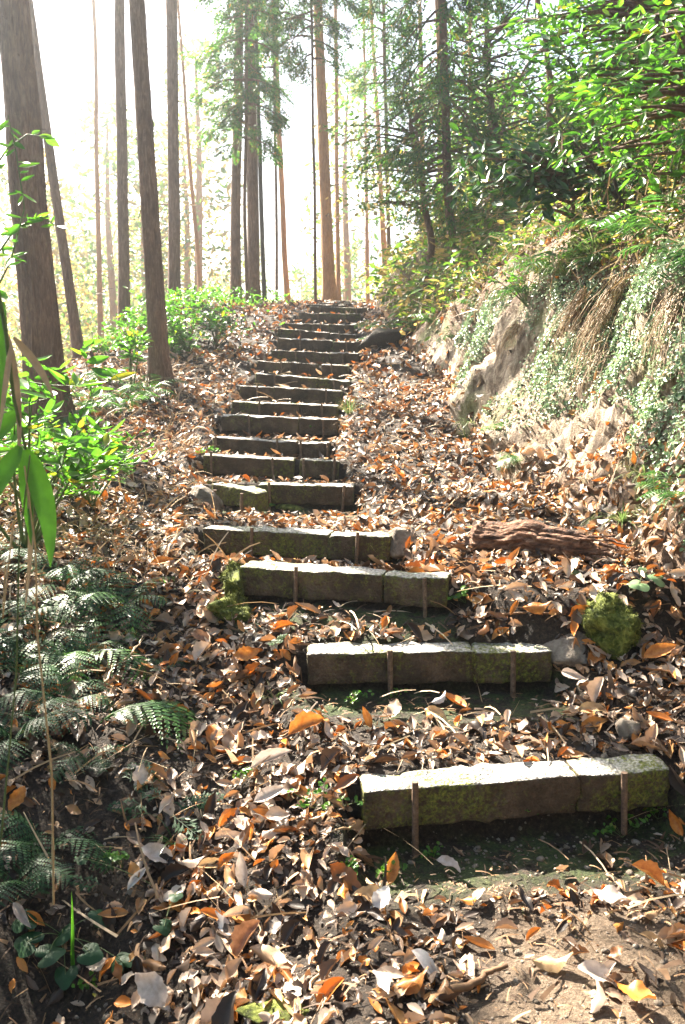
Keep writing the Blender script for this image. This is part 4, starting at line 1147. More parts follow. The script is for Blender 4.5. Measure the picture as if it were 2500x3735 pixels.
for k, (m_, Y, px, py) in enumerate(SL):
    c = P(px, py, Y); s = Y / 15; b = np.array([c[0] + .2, Y, c[2] - 2.6 * s])
    if k in (2, 3, 4, 7, 8, 11, 12, 14, 16, 17): continue
    broad_tree('slope_tree', b, [b, b + [.1, 0, 1.4 * s], c + [0, 0, .6 * s]], .07, [(c, (1.25 * s, 1.2, 1.1 * s)), (c + [.7 * s, 0, .8 * s], (.9 * s, 1, .8 * s))], 42, 34, .10 * s, OVL,
               [M_GREEN, M_MIXED, M_GREEN][m_], desc[k], 400 + k, sig=.2 * s, group='trees on the wooded slope')

# far valley woodland, individually planted
def far_tree(seed, mat):
    r_ = rng(seed); br, lf = Geo(), Geo()
    tt = tube(np.array([[0, 0, -1.0], [.1, 0, 3], [0, .1, 7], [0, 0, 9.5]]), [.16, .13, .08, .03], 8, False, .05, seed, 3); br.add(tt.verts(), tt.f4[0])
    n = 1500; z = r_.uniform(2.2, 10, n); cl = np.floor(z * 1.6) + r_.integers(0, 6, n) * 100
    a = (cl * 2.4) % 6.28 + r_.normal(0, .28, n); rad = 2.0 * np.sqrt(np.clip((10.6 - z) / 8.4, 0, 1)) * r_.uniform(.2, 1, n) ** .6
    pos = np.stack([np.cos(a) * rad, np.sin(a) * rad, z], -1)
    lf.inst(OVL[0], frames(n, np.tile([0, 0, 1.0], (n, 1)), .6, r_, .24 * r_.uniform(.6, 1.3, n)), pos)
    return make_mesh('trunk', br, M_BARKRED), make_mesh('crown', lf, mat)
FT = [far_tree(1, M_MIXED), far_tree(2, M_MIXED), far_tree(3, M_AUTUMN)]
r = rng(9)
for k in range(88):
    y = r.uniform(32, 80); x = r.uniform(-.5, .4) * y
    if x > foot(y) + 9: continue
    if -.08 < x / y < .10 and r.uniform() < .35: continue
    zg = float(hgt(np.array([x]), np.array([y]))[0]); tm_ = FT[int(r.integers(0, 3))]
    left = x < -.12 * y
    root = thing('valley_tree', [x, y, zg], 'hazy pale tree far off in the valley on the left' if left else 'hazy pale tree beyond the top of the steps', 'tree', 'hazy trees in the left valley' if left else 'hazy trees beyond the step tops')
    s = r.uniform(.8, 1.5); root.scale = (s, s, s); root.rotation_euler = (0, 0, r.uniform(0, 6))
    for nm, me in zip(('trunk', 'crown'), tm_):
        o = bpy.data.objects.new(nm, me); COL.objects.link(o); o.parent = root

# ------------------------------------------------------------------ where a picture point meets the ground or the bank
def G_(px, py, y0=1.2, y1=30):
    Y = np.linspace(y0, y1, 2400); d = np.array([P(px, py, v) for v in Y]); h = hgt(d[:, 0], d[:, 1])
    k = np.argmax(d[:, 2] <= h) if (d[:, 2] <= h).any() else len(Y) - 1
    return np.array([d[k, 0], d[k, 1], h[k]])
_f = np.array([0, math.cos(PITCH), -math.sin(PITCH)]); _u = np.array([0, math.sin(PITCH), math.cos(PITCH)])
def project(p):
    q = p - np.array([0, 0, CAMZ]); dep = q @ _f
    return 1250 + FPX * q[..., 0] / dep, 1867.5 - FPX * (q @ _u) / dep, dep
_bx, _bz, _bd = project(BP)
def B_(px, py, off=.0):
    m = ((_bx - px) ** 2 + (_bz - py) ** 2 < 26 ** 2) & (_bd > 1)
    if not m.any(): m = (_bx - px) ** 2 + (_bz - py) ** 2 < 90 ** 2
    k = np.unravel_index(np.argmin(np.where(m, _bd, 1e9)), m.shape)
    return BP[k] + BN[k] * off, BN[k]

# ------------------------------------------------------------------ stones, log, ledge
def stone(name, c, size, label, cat, mat, seed, group=None, rotz=0.0, rough=.3, n=28, fuzz=0):
    th = np.linspace(0, np.pi, n); ph = np.linspace(0, 2 * np.pi, 2 * n, endpoint=False)
    T_, P_ = np.meshgrid(th, ph, indexing='ij')
    v = np.stack([np.sin(T_) * np.cos(P_), np.sin(T_) * np.sin(P_), np.cos(T_)], -1)
    v = np.sign(v) * np.abs(v) ** .8
    s = 1 + rough * fbm(v[..., 0] * 1.3 + seed, v[..., 1] * 1.3, v[..., 2] * 1.3, 5, seed)
    v = v * (1 + (s[..., None] - 1) * .5)
    r_ = rng(seed * 7 + 1)
    for q in range(14 if not fuzz else 4):
        pn = norm(r_.normal(0, 1, 3)); dd = np.maximum(v @ pn - r_.uniform(.62, .88), 0); v = v - dd[..., None] * pn * .92
    v = v * (1 + .03 * fbm(v[..., 0] * 7 + seed, v[..., 1] * 7, v[..., 2] * 7, 4, seed + 5))[..., None] * np.array(size) * .62
    ca, sa = math.cos(rotz), math.sin(rotz); v = np.stack([v[..., 0] * ca - v[..., 1] * sa, v[..., 0] * sa + v[..., 1] * ca, v[..., 2]], -1)
    m = 2 * n; i = np.arange(n - 1)[:, None] * m; j = np.arange(m)[None]
    g = Geo().add(v + c, np.stack([i + j, i + m + j, i + m + (j + 1) % m, i + (j + 1) % m], -1).reshape(-1, 4))
    if fuzz:
        vv = (v + c).reshape(-1, 3); nr = norm(vv - np.array(c)); k = r_.integers(0, len(vv), fuzz); k = k[(nr[k, 2] > -.3) & (fbm(vv[k, 0] * 18, vv[k, 1] * 18, vv[k, 2] * 18, 2, seed) > -.35)]
        g.inst(sliver(.22, .4), frames(len(k), nr[k] * .2 + r_.normal(0, .6, (len(k), 3)), .3, r_, r_.uniform(.008, .022, len(k)), nr[k] + r_.normal(0, .5, (len(k), 3))), vv[k] + r_.normal(0, .004, (len(k), 3)))
    return single(name, g, mat, label, cat, group, loc=np.array(c) - [0, 0, size[2] / 2])

c = G_(2225, 2350); stone('mossy_rock', c + [.0, .05, .05], (.22, .22, .22), 'rounded rock wrapped in patchy green moss near the right edge, below the log', 'rock', M_MOSS, 1, rough=.7, fuzz=5000)
s = STEPS[3]; stone('boulder', s['b'] + [.08, .10, -.05], (.22, .26, .15), 'smooth grey boulder against the right end of the fourth step', 'rock', M_STONE, 2, rough=.12)
s = STEPS[1]; stone('boulder', s['b'] + [.09, .12, -.035], (.22, .28, .17), 'pale round stone behind the right end of the second step', 'rock', M_STONE, 3, rough=.12)
c = G_(2290, 2690); stone('white_stone', c + [0, 0, .03], (.10, .09, .10), 'small whitish angular stone among leaves right of the lowest step', 'stone', M_STONE, 4, rough=.35, n=12)
s = STEPS[2]; stone('moss_lump', s['a'] + [-.05, .06, -.08], (.10, .22, .13), 'yellow-green moss lump against the left end of the third step', 'moss', M_MOSS, 5, rough=.8, fuzz=2500)
c = G_(835, 2240); stone('moss_lump', c + [0, 0, .01], (.17, .14, .10), 'moss cushion in front of the third step on its left', 'moss', M_MOSS, 6, rough=.8, fuzz=2500)
c = G_(745, 1850); stone('boulder', c + [0, .06, .04], (.22, .26, .17), 'brown rounded stone under the sunken bar of the fifth step', 'rock', M_STONE, 7, rough=.2)
c = G_(1050, 1858); stone('flat_stone', c + [0, 0, .01], (.20, .12, .05), 'flat mossy stone at the foot of the fifth step', 'stone', M_MOSS, 8, n=16)
c = G_(853, 1742); stone('flat_stone', c + [0, 0, .01], (.11, .10, .05), 'pale flat stone at the foot of the sixth step', 'stone', M_STONE, 9, n=12)
c = G_(820, 1530, 6); stone('moss_lump', G_(1000, 2270) + [0, 0, .0], (.12, .1, .05), 'grey green pebble in the dirt below the third step', 'stone', M_STONE, 10, n=12)
c = G_(1625, 1775); stone('small_stone', c + [0, 0, .02], (.06, .06, .06), 'brown pebble beside the lone green leaf on the right litter slope', 'stone', M_STONE, 12, n=10)
c = G_(1010, 3700, 1.0); stone('flat_stone', c, (.20, .12, .04), 'half buried mossy stone at the bottom edge of the picture', 'stone', M_MOSS, 13, n=14)
# dark ledge beside the upper steps
A, B = P(1335, 1232, 12.2), P(1520, 1225, 11.9)
stone('rock_ledge', (A + B) / 2 + [0.02, .22, -.03], (.80, .5, .32), 'dark overhung earth ledge right of the upper steps, ferns on top', 'rock', M_SOIL, 14, rough=.5)

# rotting log
A, B = G_(1735, 2010), G_(2110, 2065)
A, B = A + [0, .05, .085], B + [.12, .05, .075]
q = np.linspace(0, 1, 60)[:, None]; cc = A + (B - A) * q; cc[:, 2] += .02 * fbm(q[:, 0] * 5, q[:, 0] * 0, seed=3); rad = .095 * (1 - .25 * q[:, 0]) * (1 - .75 * sstep((q[:, 0] - .82) / .2)) * (.55 + .45 * sstep(q[:, 0] / .06))
q = np.linspace(0, 1, 160)[:, None]; cc = A + (B - A) * q; cc[:, 2] += .02 * fbm(q[:, 0] * 5, q[:, 0] * 0, seed=3); rad = .092 * (1 - .25 * q[:, 0]) * (1 - .75 * sstep((q[:, 0] - .82) / .2)) * (.6 + .4 * sstep(q[:, 0] / .05)); tl = tube(cc, rad, 90, True, .34, 8, 2.2, 5.0)
lg = thing('rotten_log', A - [0, 0, .08], 'crumbling reddish log lying on the leaf litter below the bank', 'log')
part('trunk', tl, M_LOG, lg)
r = rng(15); g = Geo()
for k in range(16):
    o = B - (B - A) * r.uniform(0, .35) + r.normal(0, .03, 3); d = norm(B - A) + r.normal(0, .18, 3); t = np.linspace(0, 1, 6)[:, None]
    tt = tube(o + d * t * r.uniform(.1, .25) + np.cumsum(r.normal(0, .006, (6, 3)), 0), np.linspace(.011, .002, 6), 5, False); g.add(tt.verts(), tt.f4[0])
part('splinters', g, M_LOG, lg)

def stick(a, b, rad, label, seed, mat=None, fork=0, sag=.01, lift=.02):
    r_ = rng(seed); t = np.linspace(0, 1, 16); x = a[0] + (b[0] - a[0]) * t; y = a[1] + (b[1] - a[1]) * t
    x += .03 * fbm(t * 3, t * 0, seed=seed); z = np.interp(t, t, hgt(x, y)); z = z * .3 + (z[0] + (z[-1] - z[0]) * t) * .7 + lift + rad
    c = np.stack([x, y, z], -1)
    g = tube(c, np.linspace(rad, rad * .5, 16), 7, True, .15, seed, 3)
    for k in range(fork):
        i = int(r_.integers(4, 13)); d = norm(c[-1] - c[0]) + r_.normal(0, .5, 3); tt = np.linspace(0, 1, 6)[:, None]
        h = tube(c[i] + d * tt * r_.uniform(.06, .16), np.linspace(rad * .5, rad * .2, 6), 5, False); g = merge(g, h)
    return single('stick', g, mat or M_TWIG, label, 'stick', None, loc=c[0])
stick(G_(1800, 2268), G_(2080, 2270), .008, 'straight dark stick lying right of the third step below the log', 1)
stick(G_(1650, 3660, 1), G_(1850, 3560, 1), .013, 'thick brown bark stick at the bottom of the picture', 2)
stick(G_(1440, 2990), G_(1170, 3090), .006, 'pale curved twig among leaves left of the lowest step', 3, M_STRAW, 2)
stick(G_(930, 2400), G_(1060, 2290), .006, 'grey brown forked twig left of the second step', 4, None, 4)
stick(G_(880, 3250), G_(960, 3450), .004, 'thin upright pale twig in the lower left litter', 5, M_STRAW, 1)
stick(G_(380, 2560), G_(560, 2380), .006, 'dead twig rising through the ferns on the left', 6, M_STRAW, 2, lift=.08)
stick(G_(1560, 1930), G_(1750, 1740), .005, 'thin bent twig on the right litter slope', 7, M_STRAW, 1)
stick(G_(1130, 3570, 1), G_(1190, 3720, 1), .005, 'crooked pale twig at the bottom edge left of the bare soil', 8, M_STRAW, 1)

# ------------------------------------------------------------------ undergrowth masses
g = Geo(); r = rng(33); n = 34000
yy = r.uniform(2.6, 24, n); yy = np.where(r.uniform(0, 1, n) < .75, r.uniform(4, 14, n), yy); ss = face_h(yy) * 1.15 + r.uniform(0, 1, n) * 5.2
dens = sstep((fbm(yy * 1.1, ss * 1.1, oct=3, seed=71) + .55) / .5)
m = r.uniform(0, 1, n) < dens; yy, ss = yy[m], ss[m]; n = len(yy)
cl = fbm(yy * 2.3, ss * 2.3, oct=2, seed=72)
bp, bn = bankpt(yy, ss); up = norm(bn + [0, 0, 1.0])
pos = bp + up * (r.uniform(.0, 1, n) * (.10 + .30 * np.clip(cl + .3, 0, 1)))[:, None]
M = frames(n, norm(up + [-.3, -.2, .3]), .45, r, np.clip(r.lognormal(math.log(.062), .35, n), .02, .14), r.normal(0, 1, (n, 3)) + [-.6, -.6, -.3])
k = r.integers(0, 2, n)
for i in range(2): g.inst(OVL[i], M[k == i], pos[k == i])
n = 22000; yy = r.uniform(11, 25, n); ss = r.uniform(0, 6.5, n)
m = r.uniform(0, 1, n) < sstep((fbm(yy * .8, ss * .8, oct=3, seed=171) + .7) / .5); yy, ss = yy[m], ss[m]; n = len(yy)
bp, bn = bankpt(yy, ss); up = norm(bn + [0, 0, 1.0])
M = frames(n, norm(up + [-.3, -.2, .3]), .45, r, np.clip(r.lognormal(math.log(.10), .35, n), .03, .18), r.normal(0, 1, (n, 3)) + [-.6, -.6, -.3])
g.inst(OVL[0], M, bp + up * r.uniform(0, .45, (n, 1)))
scenery('slope_undergrowth', g, M_MIXED, 'stuff', 'tangled green and brown undergrowth covering the slope above the bank', 'undergrowth')
g = Geo(); n = 2600
yy = r.uniform(3, 14, n); ss = face_h(yy) * 1.05 + r.uniform(-.1, 4, n)
bp, bn = bankpt(yy, ss)
M = frames(n, norm(bn), .5, r, r.uniform(.1, .38, n), r.normal(0, .7, (n, 3)) + [-.3, -.1, -.1])
g.inst(sliver(.026, .5), M, bp + bn * r.uniform(.0, .22, (n, 1)))
scenery('dry_stalks', g, M_STRAW, 'stuff', 'pale dry stalks and dead fronds tangled over the slope above the bank', 'stalks')
# left crest and valley edge undergrowth
g = Geo(); n = 16000
yy = r.uniform(5.6, 18, n); xx = crest(yy) + r.normal(-.15, .55, n)
xx = np.where(yy < 8, crest(yy) + r.uniform(-1.2, 1.5, n) , xx)
dn = sstep((fbm(xx * 1.2, yy * 1.0, oct=3, seed=91) + .25) / .4) * np.where((yy > 8.2) & (yy < 11.2) & (xx > crest(yy) + .2), .25, 1)
m = r.uniform(0, 1, n) < dn; xx, yy = xx[m], yy[m]; n = len(xx)
zz = hgt(xx, yy) + r.uniform(0, .30, n) * sstep((fbm(xx * 2, yy * 2, seed=93) + .6)) + .02
M = frames(n, np.tile([0, 0, 1.0], (n, 1)), .4, r, np.clip(r.lognormal(math.log(.058), .35, n), .02, .12)); k = r.integers(0, 2, n)
for i in range(2): g.inst(OVL[i], M[k == i], np.stack([xx, yy, zz], -1)[k == i])
scenery('crest_undergrowth', g, M_GREEN, 'stuff', 'low bright green undergrowth along the left crest between the trunks', 'undergrowth')
# dry grass on the left slope
g = Geo(); n = 2600
yy = r.uniform(4.5, 11, n); xx = r.uniform(-1, 0, n) * 1.7 + np.interp(yy, YM, XL) - .1; m = fbm(xx * 2, yy * 2, seed=95) > .12; xx, yy = xx[m], yy[m]; n = len(xx)
M = frames(n, hnorm(xx, yy), .6, r, r.uniform(.08, .26, n)); g.inst(sliver(.04, .6), M, np.stack([xx, yy, hgt(xx, yy) + r.uniform(.0, .06, n)], -1))
scenery('dry_grass', g, M_STRAW, 'stuff', 'bleached dry grass over the leaf litter left of the middle steps', 'dry grass')

# hanging roots on the bank
def roots(px0, py0, px1, py1, n, w, label, seed, mat=None):
    r_ = rng(seed); a, na = B_(px0, py0); b, nb = B_(px1, py1); g = Geo()
    for k in range(n):
        o = r_.normal(0, w, 3) * [.3, 1, .3]; e = b + o * r_.uniform(.6, 1.6) + r_.normal(0, .04, 3); s_ = a + o
        t = np.linspace(0, r_.uniform(.25, 1), 9)[:, None]; c = s_ + (e - s_) * t + (na * .05) * np.sin(np.pi * t) + na * r_.uniform(.01, .05)
        c += np.cumsum(r_.normal(0, .011, (9, 3)), 0)
        tt = tube(c, np.linspace(r_.uniform(.0015, .006), .001, 9), 5, False); g.add(tt.verts(), tt.f4[0])
    return single('hanging_roots', g, mat or M_STRAW, label, 'roots', None, loc=a)
roots(2260, 1010, 2080, 1430, 80, .09, 'thick brown curtain of roots hanging down the middle of the bank', 1)
roots(2120, 1080, 1990, 1350, 40, .06, 'thin pale roots left of the thick root curtain', 2)
roots(2480, 1050, 2380, 1450, 50, .06, 'reddish roots hanging at the right edge of the bank', 3)
roots(1880, 1180, 1830, 1330, 26, .05, 'short roots over the bare rock on the bank left', 4)
roots(2290, 1560, 2240, 1760, 30, .04, 'dark root bundle low on the bank beneath the creeper', 5, M_TWIG)
roots(2200, 1250, 2120, 1500, 30, .08, 'brown roots in the middle of the creeper carpet', 6)

# ------------------------------------------------------------------ ferns
i_ = [0]
def bfern(px, py, label, size=.35, n=7, kind='coarse', **kw):
    i_[0] += 1; p, nn = B_(px, py); return fern(p - nn * .02, label, size, n, kind, seed=500 + i_[0], **kw)
def gfern(px, py, label, size=.35, n=7, kind='fine', **kw):
    i_[0] += 1; p = G_(px, py); return fern(p - [0, 0, .01], label, size, n, kind, seed=500 + i_[0], **kw)
bfern(1880, 1700, 'bright fern growing from the foot of the bare rock', .26, 5, 'fine', face=math.pi, spread=1.2)
bfern(1750, 1000, 'bright green fern on the bank top left of the brown stalks', .42, 8)
bfern(1640, 1010, 'feathery fern on the far bank, next to the white glare', .45, 8)
bfern(1560, 1190, 'fern overhanging the dark ledge from the right', .42, 8)
bfern(1640, 1230, 'fern above the left tip of the bare rock', .35, 7)
bfern(1900, 1080, 'fern on the bank top above the bare rock', .38, 8)
bfern(2010, 1000, 'pale arching fern on the bank top, centre of the fern band', .5, 9)
bfern(2130, 960, 'glossy fern above the root curtain on its left', .5, 9)
bfern(2250, 900, 'large fern directly above the thick root curtain', .55, 9)
bfern(2400, 860, 'sunlit fern with silvery fronds at the bank top near the right edge', .6, 9)
bfern(2350, 700, 'tall fern below the bright leaves at the upper right', .6, 9)
bfern(2200, 760, 'fern with silvery fronds below the dark glossy shrub', .5, 8)
bfern(2440, 640, 'ladder-like upright fern close to the stout pale trunk', .6, 8)
bfern(2030, 830, 'fern at the foot of the dark slender leaning trunk', .45, 8)
bfern(1880, 900, 'fern under the left end of the glossy shrub', .4, 8)
bfern(2480, 980, 'long pale fern hanging over the bank edge at the right border', .5, 6, face=math.pi * 1.1, spread=1.0)
bfern(1480, 1130, 'small fern between the top steps and the ledge', .35, 7)
bfern(2400, 1500, 'small fern in the creeper near the right border', .22, 5)
bfern(1800, 1560, 'dark little fern on the bank below the bare rock', .18, 5)
bfern(2450, 1850, 'trailing fern low on the bank at the right border', .3, 6, face=math.pi, spread=1.3)
bfern(1700, 1120, 'low fern in the brown stalks at the bank shoulder', .32, 7)
gfern(450, 2230, 'fern with rows of bright toothed leaflets left of the third step', .46, 8, face=0)
gfern(300, 2420, 'pale silvery fern spreading in the middle of the left fern patch', .48, 6)
gfern(110, 2480, 'dark feathery fern at the left edge, beneath the hanging bamboo leaves', .5, 6, 'dark')
gfern(360, 2640, 'fern whose silvery sunlit frond points at the second step', .62, 3, face=.15, spread=.32, tip=.45)
gfern(60, 2720, 'dark green fern at the left edge crossed by the pale stalks', .40, 8, 'dark')
gfern(160, 3120, 'deep green fern with broad fronds in the lower left shade', .34, 7, 'dark', tip=.15)
gfern(600, 2460, 'small upright bright fern alone in the litter left of the second step', .14, 5, 'dark', tip=-.3)
gfern(240, 2150, 'fern at the left edge just under the hanging bamboo leaf', .42, 8, 'dark')
for q, (px, py, sz, l) in enumerate([(60, 2060, .45, 'shaded fern behind the long bamboo leaf'), (350, 2090, .3, 'small shaded fern right of the bamboo leaf tip'), (190, 2320, .42, 'dark fern above the silvery fern, close to the left edge'), (30, 2330, .45, 'dark fern cut by the left edge at mid height'),
        (250, 2590, .38, 'dark fern between the two thin stalks'), (20, 2560, .42, 'shadowy fern cut by the left edge below the middle'), (330, 2790, .26, 'small dim fern in the shade above the green cypress twig'), (20, 2930, .34, 'dim fern at the left edge above the deep green fern'),
        (70, 3240, .28, 'low dark fern just above the round lobed leaves'), (400, 2330, .32, 'thin fern between the silvery fern and the moss cushion')]):
    if q in (1, 5, 7, 9): continue
    gfern(px, py, l, sz, 5, 'dark')
for q, (px, py, l) in enumerate([(470, 1480, 'pale fern left of the large brown trunk'), (350, 1500, 'pale fern between the thick left trunk and the large brown trunk'), (540, 1440, 'fern touching the large brown trunk on its left'),
                                 (250, 1560, 'fern in front of the thick left trunk'), (700, 1240, 'fern in the bush right of the large brown trunk'), (640, 1290, 'fern at the foot of the dark straight trunk'),
                                 (400, 1400, 'taller fern standing against the white gap')]):
    gfern(px, py, l, .5, 8, 'coarse')
for q, (dx, l) in enumerate(((-.28, 'fern on the left part of the dark ledge'), (0.0, 'fern on the middle of the dark ledge'), (.28, 'fern on the right part of the dark ledge'))):
    fern(P(1430, 1200, 12.05) + [dx, .1, 0], l, .26, 7, 'coarse', seed=640 + q)
gfern(1340, 1245, 'tiny fern beside the right end of the fourteenth step', .18, 5, 'coarse')
gfern(1215, 1255, 'tiny bright fern in front of the fourteenth step', .14, 5, 'coarse')
gfern(1345, 2000, 'blue-green fern sprig on the face of the fourth step', .09, 4, 'dark')

# ------------------------------------------------------------------ shrubs and leafy plants
bs_ = B_(2080, 830)[0]; Ys = bs_[1] - .35
broad_tree('glossy_shrub', bs_, [bs_ - [0, 0, .1], bs_ + [-.05, -.1, .25], P(2060, 640, Ys)], .022,
           [(P(1790, 640, Ys), (.24, .25, .20)), (P(1900, 690, Ys), (.3, .3, .28)), (P(2030, 590, Ys), (.3, .3, .26)), (P(2160, 600, Ys), (.3, .3, .3)), (P(1850, 540, Ys + .1), (.2, .2, .12))],
           44, 13, .135, OV, M_DARKGREEN, 'dark glossy broadleaf shrub on the slope, its left end against the light', 61, sig=.10, flat=.8, nbr=11)
shrub('shrub', B_(2260, 740)[0], 'deep green shrub in the shade between the glossy shrub and the stout trunk', 'shrub', 1.1, .9, 13, 7, OV, .11, M_DARKGREEN, 62, lean=(-.2, -.2, .1), tilt=.7)
shrub('shrub', B_(2420, 780)[0], 'light green shrub in front of the stout trunk at the right edge', 'shrub', .8, .6, 8, 7, OV, .08, M_GREEN, 63, lean=(-.2, -.2, .1))
shrub('shrub', B_(1900, 1120)[0], 'small glossy leafed shrub among the ferns above the bare rock', 'shrub', .35, .35, 6, 6, OV, .06, M_GREEN, 64)
shrub('shrub', B_(1690, 960)[0], 'yellow green twiggy shrub on the far bank', 'shrub', .7, .6, 9, 7, OVL, .06, M_GREEN, 65)
c = P(60, 1420, 5.2); c[2] = hgt(np.array([c[0]]), np.array([5.2]))[0]
shrub('shrub', c, 'large leaved glossy shrub at the left edge in front of the thick trunk', 'shrub', 1.15, .5, 9, 6, OV, .15, M_GREEN, 66, low=.55, whorl=1, lean=(.1, 0, 0))
c = G_(480, 1440); shrub('sapling', c, 'upright sapling with pointed leaves left of the large brown trunk', 'sapling', .9, .22, 3, 7, OV, .13, M_GREEN, 67, low=.4)
c = P(130, 1800, 6.0); c[2] = hgt(np.array([c[0]]), np.array([6.0]))[0]
shrub('shrub', c, 'bright green bush of slim leaves at the left edge, reaching over the litter', 'shrub', .72, .62, 15, 7, LANCE[:1] + OV[:2], .10, M_GREEN, 68, low=.4, lean=(.15, 0, 0))
c = P(330, 1720, 6.4); c[2] = hgt(np.array([c[0]]), np.array([6.4]))[0]
shrub('shrub', c, 'thin branched bush right of the bright green bush at left', 'shrub', .45, .42, 9, 6, OV, .075, M_GREEN, 69, low=.45)
c = G_(690, 1290, 6); shrub('shrub', c, 'dense low bush on the crest right of the large brown trunk', 'shrub', .65, .65, 14, 8, OVL, .085, M_GREEN, 70)
c = G_(790, 1270, 6); shrub('shrub', c, 'dark green leafy bush between large trunk and crest trunks', 'shrub', .45, .5, 10, 8, OVL, .08, M_DARKGREEN, 71)
for q, (px, py, l) in enumerate([(2330, 1740, 'drooping pale grass tuft on the bank near the right edge'), (2250, 1900, 'second drooping grass tuft, lower on the bank'), (1700, 1560, 'wiry grass at the foot of the bare rock'), (2050, 1010, 'long grass spilling from the bank top'), (2150, 960, 'bright grass clump in the fern band'), (1950, 1000, 'grass arching over the bare rock')]):
    p, nn = B_(px, py); tuft(p, l, 60 if q < 3 else 90, (.2, .26, .18, .45, .4, .42)[q], .0035, None, 800 + q, 1.6, (-.4, -.2))
tuft(G_(1275, 1515), 'bright grass tuft at the right end of the ninth step', 70, .26, .003, None, 810, .7)
tuft(G_(1262, 1560), 'flattened pale grass at the right end of the eighth step', 50, .18, .003, M_STRAW, 811, 1.5)
tuft(G_(690, 1640), 'dry straw tuft left of the seventh step', 40, .20, .0025, M_STRAW, 812, .5)
tuft(G_(820, 2010), 'dry stalks in front of the left end of the fourth step', 9, .14, .003, M_STRAW, 813, .3)
tuft(G_(1700, 1600), 'small green grass tuft on the right litter slope', 30, .14, .003, None, 814, 1.0)
tuft(G_(1000, 2560), 'yellow green grass blades at the left end of the second step', 22, .12, .003, None, 815, 1.4)
tuft(G_(640, 3080), 'dark grass blades curving in the lower left litter', 12, .16, .0035, M_DARKGREEN, 816, 1.3)

for q, (x, y, h_, rr_, l) in enumerate([(-2.45, 4.0, 2.2, .6, 'tall unseen shrub added outside the left edge beside the bamboo for its shade'), (-2.0, 2.75, 1.5, .45, 'unseen leafy shrub added outside the left edge by the round leaved plant for its shade'), (-3.0, 5.1, 2.4, .7, 'tall unseen shrub added outside the left edge below the thick trunk for its shade')]):  # unseen shrubs added to cast shade on the lower left litter
    shrub('shrub', [x, y, float(hgt(np.array([x]), np.array([y]))[0])], l, 'shrub', h_, rr_, 22, 9, OVL, .11, M_GREEN, 860 + q, low=.2)

# climbing sprigs on the thick left trunk (nearer the camera)
def vine(pts, label, nleaf, size, seed, mat, tm=OV, Y=5.0, name='climbing_plant'):
    r_ = rng(seed); q = np.array([P(a, b, Y + c) for a, b, c in pts]); t = np.linspace(0, 1, len(q)); u = np.linspace(0, 1, 40)
    c = np.stack([np.interp(u, t, q[:, i]) for i in range(3)], -1); root = thing(name, c[0], label, 'plant')
    part('stem', tube(c, np.linspace(.006, .002, 40), 6, True), M_GREENSTEM, root)
    lf = Geo(); w = np.sort(r_.uniform(.08, 1, nleaf)); pos = np.stack([np.interp(w, u, c[:, i]) for i in range(3)], -1)
    d = r_.normal(0, 1, (nleaf, 3)) * [1, .6, .6] + [.3, 0, -.7]
    M = frames(nleaf, norm(np.array([0, -.5, .8]) + r_.normal(0, .4, (nleaf, 3))), .1, r_, size * r_.uniform(.6, 1.15, nleaf), d); k = r_.integers(0, len(tm), nleaf)
    for i in range(len(tm)): lf.inst(tm[i], M[k == i], pos[k == i])
    part('foliage', lf, mat, root)
vine([(-60, 1150, 0), (40, 950, .1), (90, 760, 0), (60, 560, 0), (30, 420, 0)], 'green sprig with hanging leaves crossing the thick left trunk', 26, .10, 71, M_GREEN)
vine([(-60, 1000, 0), (60, 830, .1), (150, 790, 0), (215, 830, 0)], 'sprig reaching right of the thick left trunk', 16, .095, 72, M_GREEN)
vine([(-80, 700, 0), (30, 540, .1), (100, 490, 0), (170, 500, 0)], 'upper sprig with pointed leaves beside the thick left trunk', 12, .11, 73, M_GREEN)

# bamboo shoot hanging in at the left edge
def blade(a, b, w, sag, n=24, fold=.35, nrm=(0, -1, .25)):
    a, b = np.asarray(a), np.asarray(b); u = np.linspace(0, 1, n); L_ = np.linalg.norm(b - a)
    c = a + (b - a) * u[:, None] + np.array([sag, 0, 0]) * np.sin(np.pi * u)[:, None]
    t = norm(np.gradient(c, axis=0)); s = norm(np.cross(t, np.array(nrm))); nn = np.cross(s, t)
    ww = w / 2 * np.sin(np.pi * np.clip(u, .02, .99) ** .62) ** .8
    V = np.stack([c - s * ww[:, None], c - s * ww[:, None] * .5 - nn * (ww * fold * .5)[:, None], c - nn * (ww * fold)[:, None], c + s * ww[:, None] * .5 - nn * (ww * fold * .5)[:, None], c + s * ww[:, None]], 1)
    i = np.arange(n - 1)[:, None] * 5; j = np.arange(4)[None]
    return Geo().add(V.reshape(-1, 3), np.stack([i + j, i + 5 + j, i + 6 + j, i + 1 + j], -1).reshape(-1, 4))
Yb = 2.15
root = thing('bamboo_shoot', P(90, 1560, Yb), 'long drooping bamboo leaves, green and straw coloured, hanging at the left edge', 'bamboo')
st = np.array([P(-40, 900, Yb), P(20, 1200, Yb), P(50, 1450, Yb), P(95, 1640, Yb)]); u = np.linspace(0, 1, 24)
part('stem', tube(np.stack([np.interp(u, np.linspace(0, 1, 4), st[:, i]) for i in range(3)], -1), np.linspace(.006, .0035, 24), 7), M_GREENSTEM, root)
